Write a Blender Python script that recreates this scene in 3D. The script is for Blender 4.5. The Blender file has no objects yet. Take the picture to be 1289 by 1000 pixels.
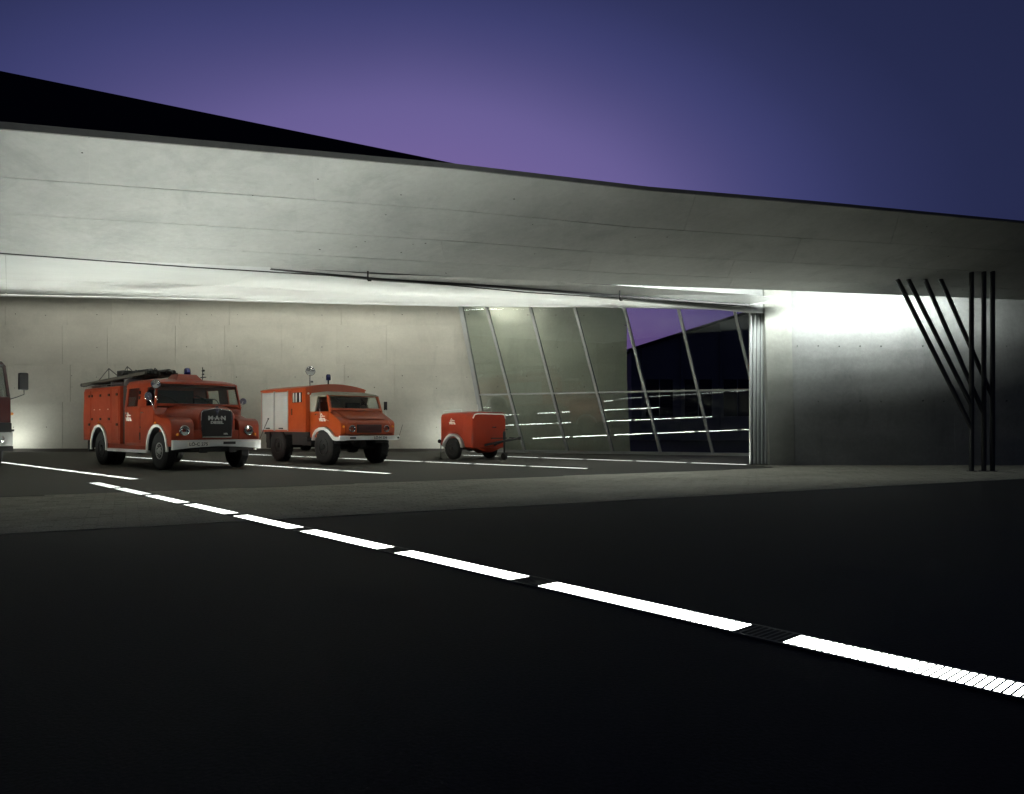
import bpy, bmesh, math, random
from mathutils import Vector, Matrix
random.seed(7)
R = math.radians
scn = bpy.context.scene
col = scn.collection

# ------------------------------------------------------------------ camera
EYE = 1.15
cam_d = bpy.data.cameras.new("camera")
cam = bpy.data.objects.new("camera", cam_d)
col.objects.link(cam)
cam.location = (0, 0, EYE)
cam.rotation_euler = (R(90), 0, 0)
cam_d.sensor_width = 36.0
cam_d.lens = 26.53
cam_d.shift_y = 37.0 / 1289.0
cam_d.clip_start = 0.05
cam_d.clip_end = 4000
scn.camera = cam

# ------------------------------------------------------------------ world: sky after sunset
W = bpy.data.worlds.new("World")
scn.world = W
W.use_nodes = True
nt = W.node_tree
nt.nodes.clear()


def N(tree, kind, **kw):
    n = tree.nodes.new(kind)
    for k, v in kw.items():
        setattr(n, k, v)
    return n


def build_world():
    """dusk: an afterglow low in the sky a little left of the view axis, fading with the angle from it to deep blue"""
    L = nt.links.new

    def math_(op, a, b=None):
        n = N(nt, 'ShaderNodeMath', operation=op)
        for k, v in enumerate((a, b)):
            if v is None:
                continue
            if isinstance(v, (int, float)):
                n.inputs[k].default_value = v
            else:
                L(v, n.inputs[k])
        return n.outputs[0]
    out = N(nt, 'ShaderNodeOutputWorld')
    tc = N(nt, 'ShaderNodeTexCoord')
    sep = N(nt, 'ShaderNodeSeparateXYZ')
    L(tc.outputs['Generated'], sep.inputs[0])
    az = math_('ARCTAN2', sep.outputs['X'], sep.outputs['Y'])
    el = math_('ARCSINE', sep.outputs['Z'])
    da = math_('MULTIPLY', math_('SUBTRACT', az, R(-8)), .57)
    de = math_('SUBTRACT', el, R(12))
    de = math_('MAXIMUM', de, math_('MULTIPLY', de, -.3))
    d = math_('SQRT', math_('ADD', math_('MULTIPLY', da, da), math_('MULTIPLY', de, de)))
    # very soft unevenness of the high haze
    no = N(nt, 'ShaderNodeTexNoise')
    no.inputs['Scale'].default_value = 2.2
    no.inputs['Detail'].default_value = 3
    L(tc.outputs['Generated'], no.inputs['Vector'])
    wob = math_('MULTIPLY', math_('SUBTRACT', no.outputs[0], .5), .035)
    d = math_('ADD', d, wob)
    ramp = N(nt, 'ShaderNodeValToRGB')
    ramp.color_ramp.interpolation = 'B_SPLINE'
    e = ramp.color_ramp.elements
    full = 60.0
    stops = [(0, (.185, .125, .325)), (8, (.160, .122, .325)), (11, (.137, .112, .30)), (13, (.098, .086, .24)), (15, (.066, .064, .19)), (17, (.047, .051, .163)),
             (19.5, (.029, .034, .108)), (23, (.018, .023, .074)), (32, (.012, .016, .050)), (60, (.007, .010, .030))]
    e[0].position, e[0].color = 0, stops[0][1] + (1,)
    e[1].position, e[1].color = 1, stops[-1][1] + (1,)
    for p, c in stops[1:-1]:
        x = e.new(p / full)
        x.color = c + (1,)
    L(math_('DIVIDE', d, R(full)), ramp.inputs[0])
    low = N(nt, 'ShaderNodeMapRange', interpolation_type='SMOOTHSTEP')
    low.inputs['From Min'].default_value = R(15)
    low.inputs['From Max'].default_value = R(4)
    L(el, low.inputs['Value'])
    pink = N(nt, 'ShaderNodeMix', data_type='RGBA', blend_type='MULTIPLY')
    pink.inputs['B'].default_value = (.92, .62, .76, 1)
    L(low.outputs[0], pink.inputs['Factor'])
    L(ramp.outputs[0], pink.inputs['A'])
    bg = N(nt, 'ShaderNodeBackground')
    L(pink.outputs['Result'], bg.inputs['Color'])
    sky = N(nt, 'ShaderNodeTexSky', sky_type='NISHITA')
    sky.sun_disc = False
    sky.sun_elevation = R(-5)
    sky.sun_rotation = R(-8)
    bg2 = N(nt, 'ShaderNodeBackground')
    bg2.inputs['Strength'].default_value = .05
    L(sky.outputs[0], bg2.inputs['Color'])
    add = N(nt, 'ShaderNodeAddShader')
    L(bg.outputs[0], add.inputs[0]); L(bg2.outputs[0], add.inputs[1])
    L(add.outputs[0], out.inputs['Surface'])


build_world()
scn.view_settings.view_transform = 'Standard'
scn.view_settings.look = 'None'
scn.view_settings.exposure = 0
scn.view_settings.gamma = 1
scn.view_settings.use_curve_mapping = False
scn.render.engine = 'CYCLES'
cy = scn.cycles
cy.use_denoising = True
cy.max_bounces = 7
cy.diffuse_bounces = 4
cy.glossy_bounces = 4
cy.transmission_bounces = 4
cy.transparent_max_bounces = 24
cy.sample_clamp_indirect = 4.0
cy.caustics_reflective = False
cy.caustics_refractive = False

STRIP_FRONT = 112.0     # radiance straight up of the floor lights (deep reflector luminaires throwing their light at the concrete above)
STRIP_HALL = 86.0
SPILL_HALL = 42.0
SPILL = 3.0             # what still leaves them at a flat angle
SLOT = 165.0            # tubes hidden above the right wall
FLOOD = 190.0
ADDED_WASH = 29.0              # unseen lamps added above the hall ceiling to brighten the back wall


# ------------------------------------------------------------------ materials
def new_mat(name):
    m = bpy.data.materials.new(name)
    m.use_nodes = True
    t = m.node_tree
    b = t.nodes['Principled BSDF']
    return m, t, b


def rgba(c):
    return (c[0], c[1], c[2], 1)


def plain(name, c, rough=.5, metal=0, coat=0, spec=.5):
    m, t, b = new_mat(name)
    b.inputs['Base Color'].default_value = rgba(c)
    b.inputs['Roughness'].default_value = rough
    b.inputs['Metallic'].default_value = metal
    b.inputs['Coat Weight'].default_value = coat
    b.inputs['Coat Roughness'].default_value = .12
    b.inputs['Specular IOR Level'].default_value = spec
    return m


def worn(name, c, rough=.45, metal=0, coat=0, dirt=.35, scale=3.0):
    """paint or metal with faint unevenness and road dirt"""
    m, t, b = new_mat(name)
    L = t.links.new
    tc = N(t, 'ShaderNodeTexCoord')
    no = N(t, 'ShaderNodeTexNoise')
    no.inputs['Scale'].default_value = scale
    no.inputs['Detail'].default_value = 8
    no.inputs['Roughness'].default_value = .65
    L(tc.outputs['Object'], no.inputs['Vector'])
    mr = N(t, 'ShaderNodeMapRange')
    mr.inputs['From Min'].default_value = .35
    mr.inputs['From Max'].default_value = .75
    mr.inputs['To Max'].default_value = dirt
    L(no.outputs[0], mr.inputs['Value'])
    mx = N(t, 'ShaderNodeMix', data_type='RGBA')
    mx.inputs['A'].default_value = rgba(c)
    mx.inputs['B'].default_value = rgba([x * .6 + .003 for x in c])
    L(mr.outputs[0], mx.inputs['Factor'])
    L(mx.outputs['Result'], b.inputs['Base Color'])
    rr = N(t, 'ShaderNodeMapRange')
    rr.inputs['To Min'].default_value = rough - .08
    rr.inputs['To Max'].default_value = rough + .2
    L(no.outputs[0], rr.inputs['Value'])
    L(rr.outputs[0], b.inputs['Roughness'])
    b.inputs['Metallic'].default_value = metal
    b.inputs['Coat Weight'].default_value = coat
    b.inputs['Coat Roughness'].default_value = .15
    return m


def concrete(name, c, var=.25, bump=.25, streak=True):
    m, t, b = new_mat(name)
    L = t.links.new
    geo = N(t, 'ShaderNodeNewGeometry')
    oi = N(t, 'ShaderNodeObjectInfo')
    big = N(t, 'ShaderNodeTexNoise')
    big.inputs['Scale'].default_value = .55
    big.inputs['Detail'].default_value = 6
    big.inputs['Roughness'].default_value = .62
    mp = N(t, 'ShaderNodeMapping')
    mp.inputs['Scale'].default_value = (.7, .7, 1.5) if streak else (1, 1, 1)
    L(geo.outputs['Position'], mp.inputs['Vector'])
    L(mp.outputs[0], big.inputs['Vector'])
    fine = N(t, 'ShaderNodeTexNoise')
    fine.inputs['Scale'].default_value = 9
    fine.inputs['Detail'].default_value = 9
    fine.inputs['Roughness'].default_value = .7
    L(geo.outputs['Position'], fine.inputs['Vector'])
    pore = N(t, 'ShaderNodeTexVoronoi')
    pore.inputs['Scale'].default_value = 5.5
    L(geo.outputs['Position'], pore.inputs['Vector'])
    pr = N(t, 'ShaderNodeMapRange')
    pr.inputs['From Min'].default_value = .035
    pr.inputs['From Max'].default_value = .075
    L(pore.outputs['Distance'], pr.inputs['Value'])

    sm = N(t, 'ShaderNodeMapping')
    sm.inputs['Scale'].default_value = (1.1, 1.1, .45)
    sm.inputs['Location'].default_value = (3.1, 1.7, .4)
    L(geo.outputs['Position'], sm.inputs['Vector'])
    stn = N(t, 'ShaderNodeTexNoise')
    stn.inputs['Scale'].default_value = .9
    stn.inputs['Detail'].default_value = 10
    stn.inputs['Roughness'].default_value = .68
    stn.inputs['Distortion'].default_value = .8
    L(sm.outputs[0], stn.inputs['Vector'])
    stain = N(t, 'ShaderNodeMapRange')
    stain.inputs['From Min'].default_value = .52
    stain.inputs['From Max'].default_value = .72
    stain.inputs['To Min'].default_value = 1.0
    stain.inputs['To Max'].default_value = 1 - var * .95
    L(stn.outputs[0], stain.inputs['Value'])

    def shift(sock, amt):
        r = N(t, 'ShaderNodeMapRange')
        r.inputs['From Min'].default_value = .25
        r.inputs['From Max'].default_value = .75
        r.inputs['To Min'].default_value = 1 - amt
        r.inputs['To Max'].default_value = 1 + amt
        L(sock, r.inputs['Value'])
        return r.outputs[0]

    def mul(a, bb):
        x = N(t, 'ShaderNodeMath', operation='MULTIPLY')
        L(a, x.inputs[0])
        if isinstance(bb, float):
            x.inputs[1].default_value = bb
        else:
            L(bb, x.inputs[1])
        return x.outputs[0]

    v = mul(mul(shift(big.outputs[0], var), shift(fine.outputs[0], var * .45)), stain.outputs[0])
    rr = N(t, 'ShaderNodeMapRange')
    rr.inputs['To Min'].default_value = .965
    rr.inputs['To Max'].default_value = 1.035
    L(oi.outputs['Random'], rr.inputs['Value'])
    v = mul(v, rr.outputs[0])
    p2 = N(t, 'ShaderNodeMapRange')
    p2.inputs['To Min'].default_value = .82
    L(pr.outputs[0], p2.inputs['Value'])
    v = mul(v, p2.outputs[0])
    sc = N(t, 'ShaderNodeVectorMath', operation='SCALE')
    sc.inputs[0].default_value = c
    L(v, sc.inputs['Scale'])
    L(sc.outputs[0], b.inputs['Base Color'])
    b.inputs['Roughness'].default_value = .82
    b.inputs['Specular IOR Level'].default_value = .3
    bp = N(t, 'ShaderNodeBump')
    bp.inputs['Strength'].default_value = bump
    bp.inputs['Distance'].default_value = .02
    L(fine.outputs[0], bp.inputs['Height'])
    L(bp.outputs[0], b.inputs['Normal'])
    return m


def ground_mat(name, c, rough=.8, var=.3, scale=1.2, bump=.4):
    m, t, b = new_mat(name)
    L = t.links.new
    geo = N(t, 'ShaderNodeNewGeometry')
    n1 = N(t, 'ShaderNodeTexNoise')
    n1.inputs['Scale'].default_value = scale * .25
    n1.inputs['Detail'].default_value = 7
    n1.inputs['Roughness'].default_value = .6
    n2 = N(t, 'ShaderNodeTexNoise')
    n2.inputs['Scale'].default_value = 55
    n2.inputs['Detail'].default_value = 4
    for n in (n1, n2):
        L(geo.outputs['Position'], n.inputs['Vector'])
    r = N(t, 'ShaderNodeMapRange')
    r.inputs['From Min'].default_value = .3
    r.inputs['From Max'].default_value = .7
    r.inputs['To Min'].default_value = 1 - var
    r.inputs['To Max'].default_value = 1 + var
    L(n1.outputs[0], r.inputs['Value'])
    r2 = N(t, 'ShaderNodeMapRange')
    r2.inputs['From Min'].default_value = .3
    r2.inputs['From Max'].default_value = .7
    r2.inputs['To Min'].default_value = .7
    r2.inputs['To Max'].default_value = 1.3
    L(n2.outputs[0], r2.inputs['Value'])
    mm = N(t, 'ShaderNodeMath', operation='MULTIPLY')
    L(r.outputs[0], mm.inputs[0]); L(r2.outputs[0], mm.inputs[1])
    sc = N(t, 'ShaderNodeVectorMath', operation='SCALE')
    sc.inputs[0].default_value = c
    L(mm.outputs[0], sc.inputs['Scale'])
    L(sc.outputs[0], b.inputs['Base Color'])
    r3 = N(t, 'ShaderNodeMapRange')
    r3.inputs['To Min'].default_value = rough - .15
    r3.inputs['To Max'].default_value = rough + .12
    L(n1.outputs[0], r3.inputs['Value'])
    L(r3.outputs[0], b.inputs['Roughness'])
    b.inputs['Specular IOR Level'].default_value = .12
    bp = N(t, 'ShaderNodeBump')
    bp.inputs['Strength'].default_value = bump
    bp.inputs['Distance'].default_value = .008
    L(n2.outputs[0], bp.inputs['Height'])
    L(bp.outputs[0], b.inputs['Normal'])
    return m


def emit(name, c, s):
    m = bpy.data.materials.new(name)
    m.use_nodes = True
    t = m.node_tree
    t.nodes.clear()
    o = N(t, 'ShaderNodeOutputMaterial')
    e = N(t, 'ShaderNodeEmission')
    e.inputs['Color'].default_value = rgba(c)
    e.inputs['Strength'].default_value = s
    t.links.new(e.outputs[0], o.inputs['Surface'])
    return m


def beam_emit(name, c, s, spill, power, louvre=.42):
    """a luminaire with a reflector: strongest along its own normal, weaker to the sides"""
    m = bpy.data.materials.new(name)
    m.use_nodes = True
    t = m.node_tree
    t.nodes.clear()
    L = t.links.new
    o = N(t, 'ShaderNodeOutputMaterial')
    geo = N(t, 'ShaderNodeNewGeometry')
    vt = N(t, 'ShaderNodeVectorTransform', vector_type='VECTOR', convert_from='WORLD', convert_to='OBJECT')
    L(geo.outputs['Incoming'], vt.inputs[0])
    sp = N(t, 'ShaderNodeSeparateXYZ')
    L(vt.outputs[0], sp.inputs[0])

    def mth(op, a, b=None, clamp=False):
        n = N(t, 'ShaderNodeMath', operation=op)
        n.use_clamp = clamp
        for k, v in enumerate((a, b)):
            if v is None:
                continue
            if isinstance(v, (int, float)):
                n.inputs[k].default_value = v
            else:
                L(v, n.inputs[k])
        return n.outputs[0]
    up = mth('ABSOLUTE', sp.outputs['Z'])
    along = mth('ABSOLUTE', sp.outputs['X'])
    # the cross bars shade light that leaves along the row at a flat angle
    pas = mth('SUBTRACT', 1.0, mth('MULTIPLY', mth('DIVIDE', along, mth('MAXIMUM', up, .02)), louvre), True)
    st_ = mth('ADD', mth('MULTIPLY', mth('ADD', mth('MULTIPLY', mth('POWER', up, power), s), spill), pas), 2.6)
    e = N(t, 'ShaderNodeEmission')
    e.inputs['Color'].default_value = rgba(c)
    L(st_, e.inputs['Strength'])
    L(e.outputs[0], o.inputs['Surface'])
    return m


def glass(name, tint, rough=0.0, ior=1.5, refl=1.0):
    m = bpy.data.materials.new(name)
    m.use_nodes = True
    t = m.node_tree
    t.nodes.clear()
    L = t.links.new
    o = N(t, 'ShaderNodeOutputMaterial')
    tr = N(t, 'ShaderNodeBsdfTransparent')
    tr.inputs['Color'].default_value = rgba(tint)
    gl = N(t, 'ShaderNodeBsdfAnisotropic')
    gl.inputs['Roughness'].default_value = rough
    gl.inputs['Color'].default_value = (.95 * refl, .97 * refl, 1.0 * refl, 1)
    lw = N(t, 'ShaderNodeLayerWeight')
    lw.inputs['Blend'].default_value = .5
    pw = N(t, 'ShaderNodeMath', operation='POWER')
    pw.inputs[1].default_value = 5
    L(lw.outputs['Facing'], pw.inputs[0])
    fr = N(t, 'ShaderNodeMath', operation='MULTIPLY_ADD')
    f0 = ((ior - 1) / (ior + 1)) ** 2
    fr.inputs[1].default_value = 1 - f0
    fr.inputs[2].default_value = f0
    L(pw.outputs[0], fr.inputs[0])
    mx = N(t, 'ShaderNodeMixShader')
    L(fr.outputs[0], mx.inputs[0]); L(tr.outputs[0], mx.inputs[1]); L(gl.outputs[0], mx.inputs[2])
    L(mx.outputs[0], o.inputs['Surface'])
    return m


M = {}
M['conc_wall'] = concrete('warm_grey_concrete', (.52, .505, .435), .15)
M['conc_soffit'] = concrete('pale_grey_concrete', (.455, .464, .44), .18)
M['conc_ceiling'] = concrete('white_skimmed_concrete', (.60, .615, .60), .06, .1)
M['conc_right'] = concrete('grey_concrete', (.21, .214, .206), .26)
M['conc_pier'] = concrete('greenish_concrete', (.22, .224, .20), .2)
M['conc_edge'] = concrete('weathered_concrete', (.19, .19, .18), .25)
M['conc_dark'] = concrete('dark_concrete', (.10, .10, .10), .2)
M['hole'] = plain('tie_hole_shadow_gap', (.06, .06, .055), .9)
M['zinc'] = plain('dark_roof_sheet', (.02, .02, .022), .6)
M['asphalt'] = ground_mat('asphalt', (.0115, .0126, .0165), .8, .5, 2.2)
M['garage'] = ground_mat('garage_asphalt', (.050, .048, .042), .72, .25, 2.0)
M['bed'] = ground_mat('paving_bed', (.17, .162, .135), .9)
M['paver'] = ground_mat('paving_setts', (.29, .28, .235), .85, .16, 3.0, .25)
M['plinth'] = plain('dark_plinth', (.055, .05, .042), .8)
M['alu'] = worn('pale_metal', (.42, .44, .43), .4, .35, 0, .2)
M['alu_dull'] = worn('grey_painted_steel', (.33, .34, .33), .45, .2, 0, .3)
M['steel_dark'] = worn('dark_steel', (.05, .05, .05), .45, .6, 0, .2)
M['grate'] = plain('steel_grating', (.045, .048, .05), .55, .2)
M['trough'] = plain('black_trough', (.008, .008, .008), .9)
M['tube_front'] = beam_emit('fluorescent_tube_glow', (.95, 1.0, .93), STRIP_FRONT, SPILL, 1.2, .08)
M['tube_hall'] = beam_emit('fluorescent_tube_glow_in_hall', (.96, 1.0, .90), STRIP_HALL, SPILL_HALL, 1.6)
M['tube_slot'] = emit('fluorescent_tube_glow_in_slot', (.93, 1.0, .97), SLOT)
M['added_ceiling_glow'] = emit('added_glow_in_ceiling', (1.0, 1.0, .92), ADDED_WASH)
M['added_eave_glow'] = emit('added_glow_under_eaves', (1.0, 1.0, .92), 60)
M['flood'] = emit('floodlight_glow', (.95, 1.0, .95), FLOOD)
M['glass'] = glass('facade_glass', (.90, .935, .91), 0, 1.55, .95)
M['wglass'] = glass('vehicle_glass', (.94, .965, .95))
M['lens'] = glass('lamp_lens', (.9, .9, .9))
M['red'] = worn('fire_red_paint', (.25, .030, .007), .36, 0, .22, .35)
M['shaded_red'] = worn('shaded_red_paint', (.035, .004, .004), .34, 0, .3, .3)  # fire red darkened: the shade on the cropped truck is in its colour
M['red2'] = worn('orange_red_paint', (.35, .050, .006), .36, 0, .22, .35)
M['red3'] = worn('trailer_red_paint', (.33, .028, .004), .35, 0, .25, .3)
M['white'] = worn('white_paint', (.80, .80, .76), .45, 0, 0, .35)
M['bumper'] = worn('grey_white_paint', (.70, .71, .70), .4, 0, 0, .35)
M['shutter'] = worn('grey_shutter', (.42, .43, .41), .5, .2, 0, .2)
M['canvas'] = worn('beige_canvas', (.30, .28, .22), .9, 0, 0, .35)
M['rubber'] = worn('tyre_rubber', (.011, .011, .011), .8, 0, 0, .4)
M['black'] = plain('black_paint', (.012, .012, .013), .5)
M['chassis'] = worn('chassis_black', (.02, .019, .018), .7, 0, 0, .4)
M['chrome'] = plain('chrome', (.80, .80, .79), .2, .9)
M['rimpaint'] = worn('rim_paint', (.38, .38, .37), .45, .2, 0, .5)
M['grille'] = plain('grille_black', (.010, .009, .009), .45)
M['letter'] = plain('letter_grey', (.62, .62, .60), .35, .4)
M['sign_white'] = plain('sign_white', (.75, .73, .68), .5)
M['plate_black'] = plain('plate_black', (.02, .02, .02), .6)
M['blue'] = plain('blue_beacon', (.01, .012, .09), .15, 0, .5)
M['amber'] = plain('amber_lens', (.7, .25, .04), .25)
M['seat'] = plain('dark_seat_cloth', (.03, .03, .032), .9)
M['ladder'] = worn('dark_varnished_wood', (.045, .038, .028), .6)
M['far_wall'] = worn('dark_factory_cladding', (.34, .31, .29), .8, 0, 0, .5, .4)
M['far_glass'] = plain('dark_window', (.015, .014, .02), .2)


# ------------------------------------------------------------------ geometry helpers
class G:
    def __init__(s):
        s.bm = bmesh.new()

    def _face(s, vs):
        try:
            return s.bm.faces.new(vs)
        except ValueError:
            return None

    def rings(s, rings, caps=True, closed=True):
        bm = s.bm
        vr = [[bm.verts.new(p) for p in r] for r in rings]
        n = len(vr[0])
        for a, b in zip(vr, vr[1:]):
            for i in range(n if closed else n - 1):
                j = (i + 1) % n
                s._face((a[i], a[j], b[j], b[i]))
        if caps and closed:
            s._face(list(reversed(vr[0])))
            s._face(vr[-1])
        return s

    def prism(s, pts, axis, lo, hi):
        def P(a, b, h):
            return {'x': (h, a, b), 'y': (a, h, b), 'z': (a, b, h)}[axis]
        return s.rings([[P(a, b, lo) for a, b in pts], [P(a, b, hi) for a, b in pts]])

    def box(s, x0, x1, y0, y1, z0, z1, mat=None):
        ps = [[(x0, y0, z0), (x1, y0, z0), (x1, y1, z0), (x0, y1, z0)], [(x0, y0, z1), (x1, y0, z1), (x1, y1, z1), (x0, y1, z1)]]
        if mat:
            ps = [[tuple(mat @ Vector(p)) for p in r] for r in ps]
        return s.rings(ps)

    def quad(s, a, b, c, d):
        s._face([s.bm.verts.new(p) for p in (a, b, c, d)])
        return s

    def slab(s, q, n, t):
        """quad q (4 points) extruded by t along n"""
        n = Vector(n) * t
        return s.rings([[tuple(Vector(p) + n) for p in q], list(q)])

    def cyl(s, p0, p1, r0, r1=None, n=16, caps=True):
        r1 = r0 if r1 is None else r1
        p0, p1 = Vector(p0), Vector(p1)
        d = (p1 - p0).normalized()
        u = d.orthogonal().normalized()
        v = d.cross(u)
        rr = []
        for p, r in ((p0, r0), (p1, r1)):
            rr.append([tuple(p + u * (r * math.cos(2 * math.pi * i / n)) + v * (r * math.sin(2 * math.pi * i / n))) for i in range(n)])
        return s.rings(rr, caps)

    def tube(s, pts, r, n=6, closed=False):
        pts = [Vector(p) for p in pts]
        rr = []
        for i, p in enumerate(pts):
            if closed:
                d = pts[(i + 1) % len(pts)] - pts[i - 1]
            else:
                d = pts[min(i + 1, len(pts) - 1)] - pts[max(i - 1, 0)]
            d.normalize()
            up = Vector((0, 0, 1)) if abs(d.z) < .95 else Vector((1, 0, 0))
            u = d.cross(up).normalized()
            v = d.cross(u)
            rr.append([tuple(p + u * (r * math.cos(2 * math.pi * k / n)) + v * (r * math.sin(2 * math.pi * k / n))) for k in range(n)])
        if closed:
            rr.append(rr[0])
        return s.rings(rr, not closed)

    def lathe(s, prof, o, axis, n=24):
        """prof: (radius, offset along axis)"""
        o = Vector(o)
        d = Vector(axis).normalized()
        u = d.orthogonal().normalized()
        v = d.cross(u)
        rr = []
        for r, h in prof:
            r = max(r, 1e-4)
            rr.append([tuple(o + d * h + u * (r * math.cos(2 * math.pi * k / n)) + v * (r * math.sin(2 * math.pi * k / n))) for k in range(n)])
        return s.rings(rr, True)

    def arc_band(s, cx, cz, r0, r1, a0, a1, y0, y1, n=14, tail=0):
        """ring sector in the xz plane, extruded along y; tail: straight ends going down"""
        a = [a0 + (a1 - a0) * i / n for i in range(n + 1)]
        sec = []
        pts = [(math.cos(t), math.sin(t)) for t in a]
        rr = []
        if tail:
            c, q = pts[0]
            rr.append((cx + c * r0, cz + q * r0 - tail, cx + c * r1, cz + q * r1 - tail))
        for c, q in pts:
            rr.append((cx + c * r0, cz + q * r0, cx + c * r1, cz + q * r1))
        if tail:
            c, q = pts[-1]
            rr.append((cx + c * r0, cz + q * r0 - tail, cx + c * r1, cz + q * r1 - tail))
        return s.rings([[(a_, y0, b_), (c_, y0, d_), (c_, y1, d_), (a_, y1, b_)] for a_, b_, c_, d_ in rr])

    def build(s, name, mat, parent=None, bevel=0, smooth=35, seg=2):
        bm = s.bm
        bmesh.ops.recalc_face_normals(bm, faces=bm.faces[:])
        if bevel:
            es = [e for e in bm.edges if len(e.link_faces) == 2 and e.calc_face_angle(0) > R(28)]
            bmesh.ops.bevel(bm, geom=es, offset=bevel, segments=seg, profile=.6, affect='EDGES', clamp_overlap=True)
            bmesh.ops.recalc_face_normals(bm, faces=bm.faces[:])
        me = bpy.data.meshes.new(name)
        bm.to_mesh(me)
        bm.free()
        if smooth:
            me.shade_smooth()
            me.set_sharp_from_angle(angle=R(smooth))
        me.materials.append(mat)
        o = bpy.data.objects.new(name, me)
        col.objects.link(o)
        if parent:
            o.parent = parent
        return o


def share(name, src, parent, loc=(0, 0, 0), rot=None):
    o = bpy.data.objects.new(name, src.data)
    col.objects.link(o)
    o.parent = parent
    o.location = loc
    if rot:
        o.rotation_euler = rot
    return o


def empty(name, loc=(0, 0, 0), rz=0, parent=None):
    o = bpy.data.objects.new(name, None)
    col.objects.link(o)
    o.location = loc
    o.rotation_euler = (0, 0, rz)
    o.empty_display_size = .2
    if parent:
        o.parent = parent
    return o


def tag(o, label=None, cat=None, group=None, kind=None):
    if label: o['label'] = label
    if cat: o['category'] = cat
    if group: o['group'] = group
    if kind: o['kind'] = kind
    return o


def text(name, body, size, mat, parent, loc, rot, depth=.004, bold=0, sx=1):
    cu = bpy.data.curves.new(name, 'FONT')
    cu.body = body
    cu.size = size
    cu.extrude = depth
    cu.offset = bold
    cu.align_x = 'CENTER'
    cu.align_y = 'CENTER'
    tmp = bpy.data.objects.new('tmp_text', cu)
    col.objects.link(tmp)
    bpy.context.view_layer.update()
    dg = bpy.context.evaluated_depsgraph_get()
    me = bpy.data.meshes.new_from_object(tmp.evaluated_get(dg))
    bpy.data.objects.remove(tmp)
    bpy.data.curves.remove(cu)
    me.name = name
    me.materials.clear()
    me.materials.append(mat)
    o = bpy.data.objects.new(name, me)
    col.objects.link(o)
    o.parent = parent
    o.location = loc
    o.rotation_euler = rot
    o.scale = (sx, 1, 1)
    return o


def lerp(a, b, t):
    return Vector(a) * (1 - t) + Vector(b) * t


def poly(stations, x):
    """piecewise linear interpolation of points by x"""
    for a, b in zip(stations, stations[1:]):
        if x <= b[0] or b is stations[-1]:
            t = (x - a[0]) / (b[0] - a[0])
            return lerp(a, b, t)


def pane_panel(name, q, back, mat, parent, gap=.02, t=.04, jit=.004):
    """one formwork panel: quad q (a,b,c,d), inset by half the joint, pushed back by t"""
    a, b, c, d = [Vector(p) for p in q]
    cen = (a + b + c + d) / 4
    out = []
    for p, pu, pv in ((a, b, d), (b, a, c), (c, d, b), (d, c, a)):
        out.append(p + (pu - p).normalized() * gap * .5 + (pv - p).normalized() * gap * .5)
    n = Vector(back).normalized()
    j = random.uniform(-jit, jit)
    g = G()
    g.rings([[tuple(p + n * t) for p in out], [tuple(p + n * j) for p in out]])
    return g.build(name, mat, parent, 0, 0)


# ------------------------------------------------------------------ ground
g = G(); g.quad((-900, -300, 0), (900, -300, 0), (900, 2200, 0), (-900, 2200, 0))
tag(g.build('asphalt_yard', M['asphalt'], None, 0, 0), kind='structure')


def lineA(x): return 16.75 + .55 * (x - 0.0)          # door line (garage floor / paving)


def lineB(x): return 10.80 + .512 * x                  # outer edge of the paving


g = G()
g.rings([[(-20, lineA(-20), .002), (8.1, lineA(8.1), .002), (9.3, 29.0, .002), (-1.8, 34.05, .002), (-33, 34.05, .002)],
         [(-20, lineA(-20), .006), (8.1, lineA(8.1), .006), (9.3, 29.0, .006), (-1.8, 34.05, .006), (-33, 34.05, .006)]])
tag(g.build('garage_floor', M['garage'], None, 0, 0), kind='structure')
# light paving between the yard and the garage, running on along the right wall
g = G()
pv = [(-20, lineB(-20)), (22, lineB(22)), (22, 22.4), (8.2, 22.42), (7.0, lineA(7.0)), (-20, lineA(-20))]
g.rings([[(x, y, -.02) for x, y in pv], [(x, y, .003) for x, y in pv]])
tag(g.build('pavement', M['bed'], None, 0, 0), kind='structure')


def inside(x, y):
    return lineB(x) < y and ((y < lineA(x) and x < 7.2) or (x >= 7.2 and y < 22.3))


g = G()
ux = Vector((.89, .456)); uy = Vector((-.456, .89))
o0 = Vector((-20, lineB(-20)))
PW, PH = .30, .15
rows, cols = int(16 / PH), int(50 / PW)
for r in range(rows):
    for c in range(cols):
        p = o0 + ux * (c * PW + (PW / 2 if r % 2 else 0)) + uy * (r * PH)
        ce = p + ux * PW * .5 + uy * PH * .5
        if not (inside(ce.x - .12, ce.y - .06) and inside(ce.x + .12, ce.y + .06)) or abs(ce.x) > .78 * ce.y + 2.5 or ce.x < -14:
            continue
        z = .007 + random.uniform(-.001, .0012)
        e = .0035
        q = [p + ux * e + uy * e, p + ux * (PW - e) + uy * e, p + ux * (PW - e) + uy * (PH - e), p + ux * e + uy * (PH - e)]
        tl = random.uniform(-.0015, .0015)
        g.rings([[(v.x, v.y, .001) for v in q], [(v.x, v.y, z + (tl if k < 2 else -tl)) for k, v in enumerate(q)]])
pav = tag(g.build('paving_setts', M['paver'], None, 0, 0), kind='stuff')

# ------------------------------------------------------------------ the fire station
st = empty('fire_station', (0, 22, 0))
tag(st, 'long pale concrete fire station under one sweeping floodlit canopy', 'building')


def part(name, mesh_builder, mat, bevel=0, smooth=0):
    o = mesh_builder.build(name, mat, None, bevel, smooth)
    o.parent = st
    o.matrix_parent_inverse = Matrix.Translation((0, -22, 0))
    return o


def hang(o):
    o.parent = st
    o.matrix_parent_inverse = Matrix.Translation((0, -22, 0))
    return o


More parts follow.
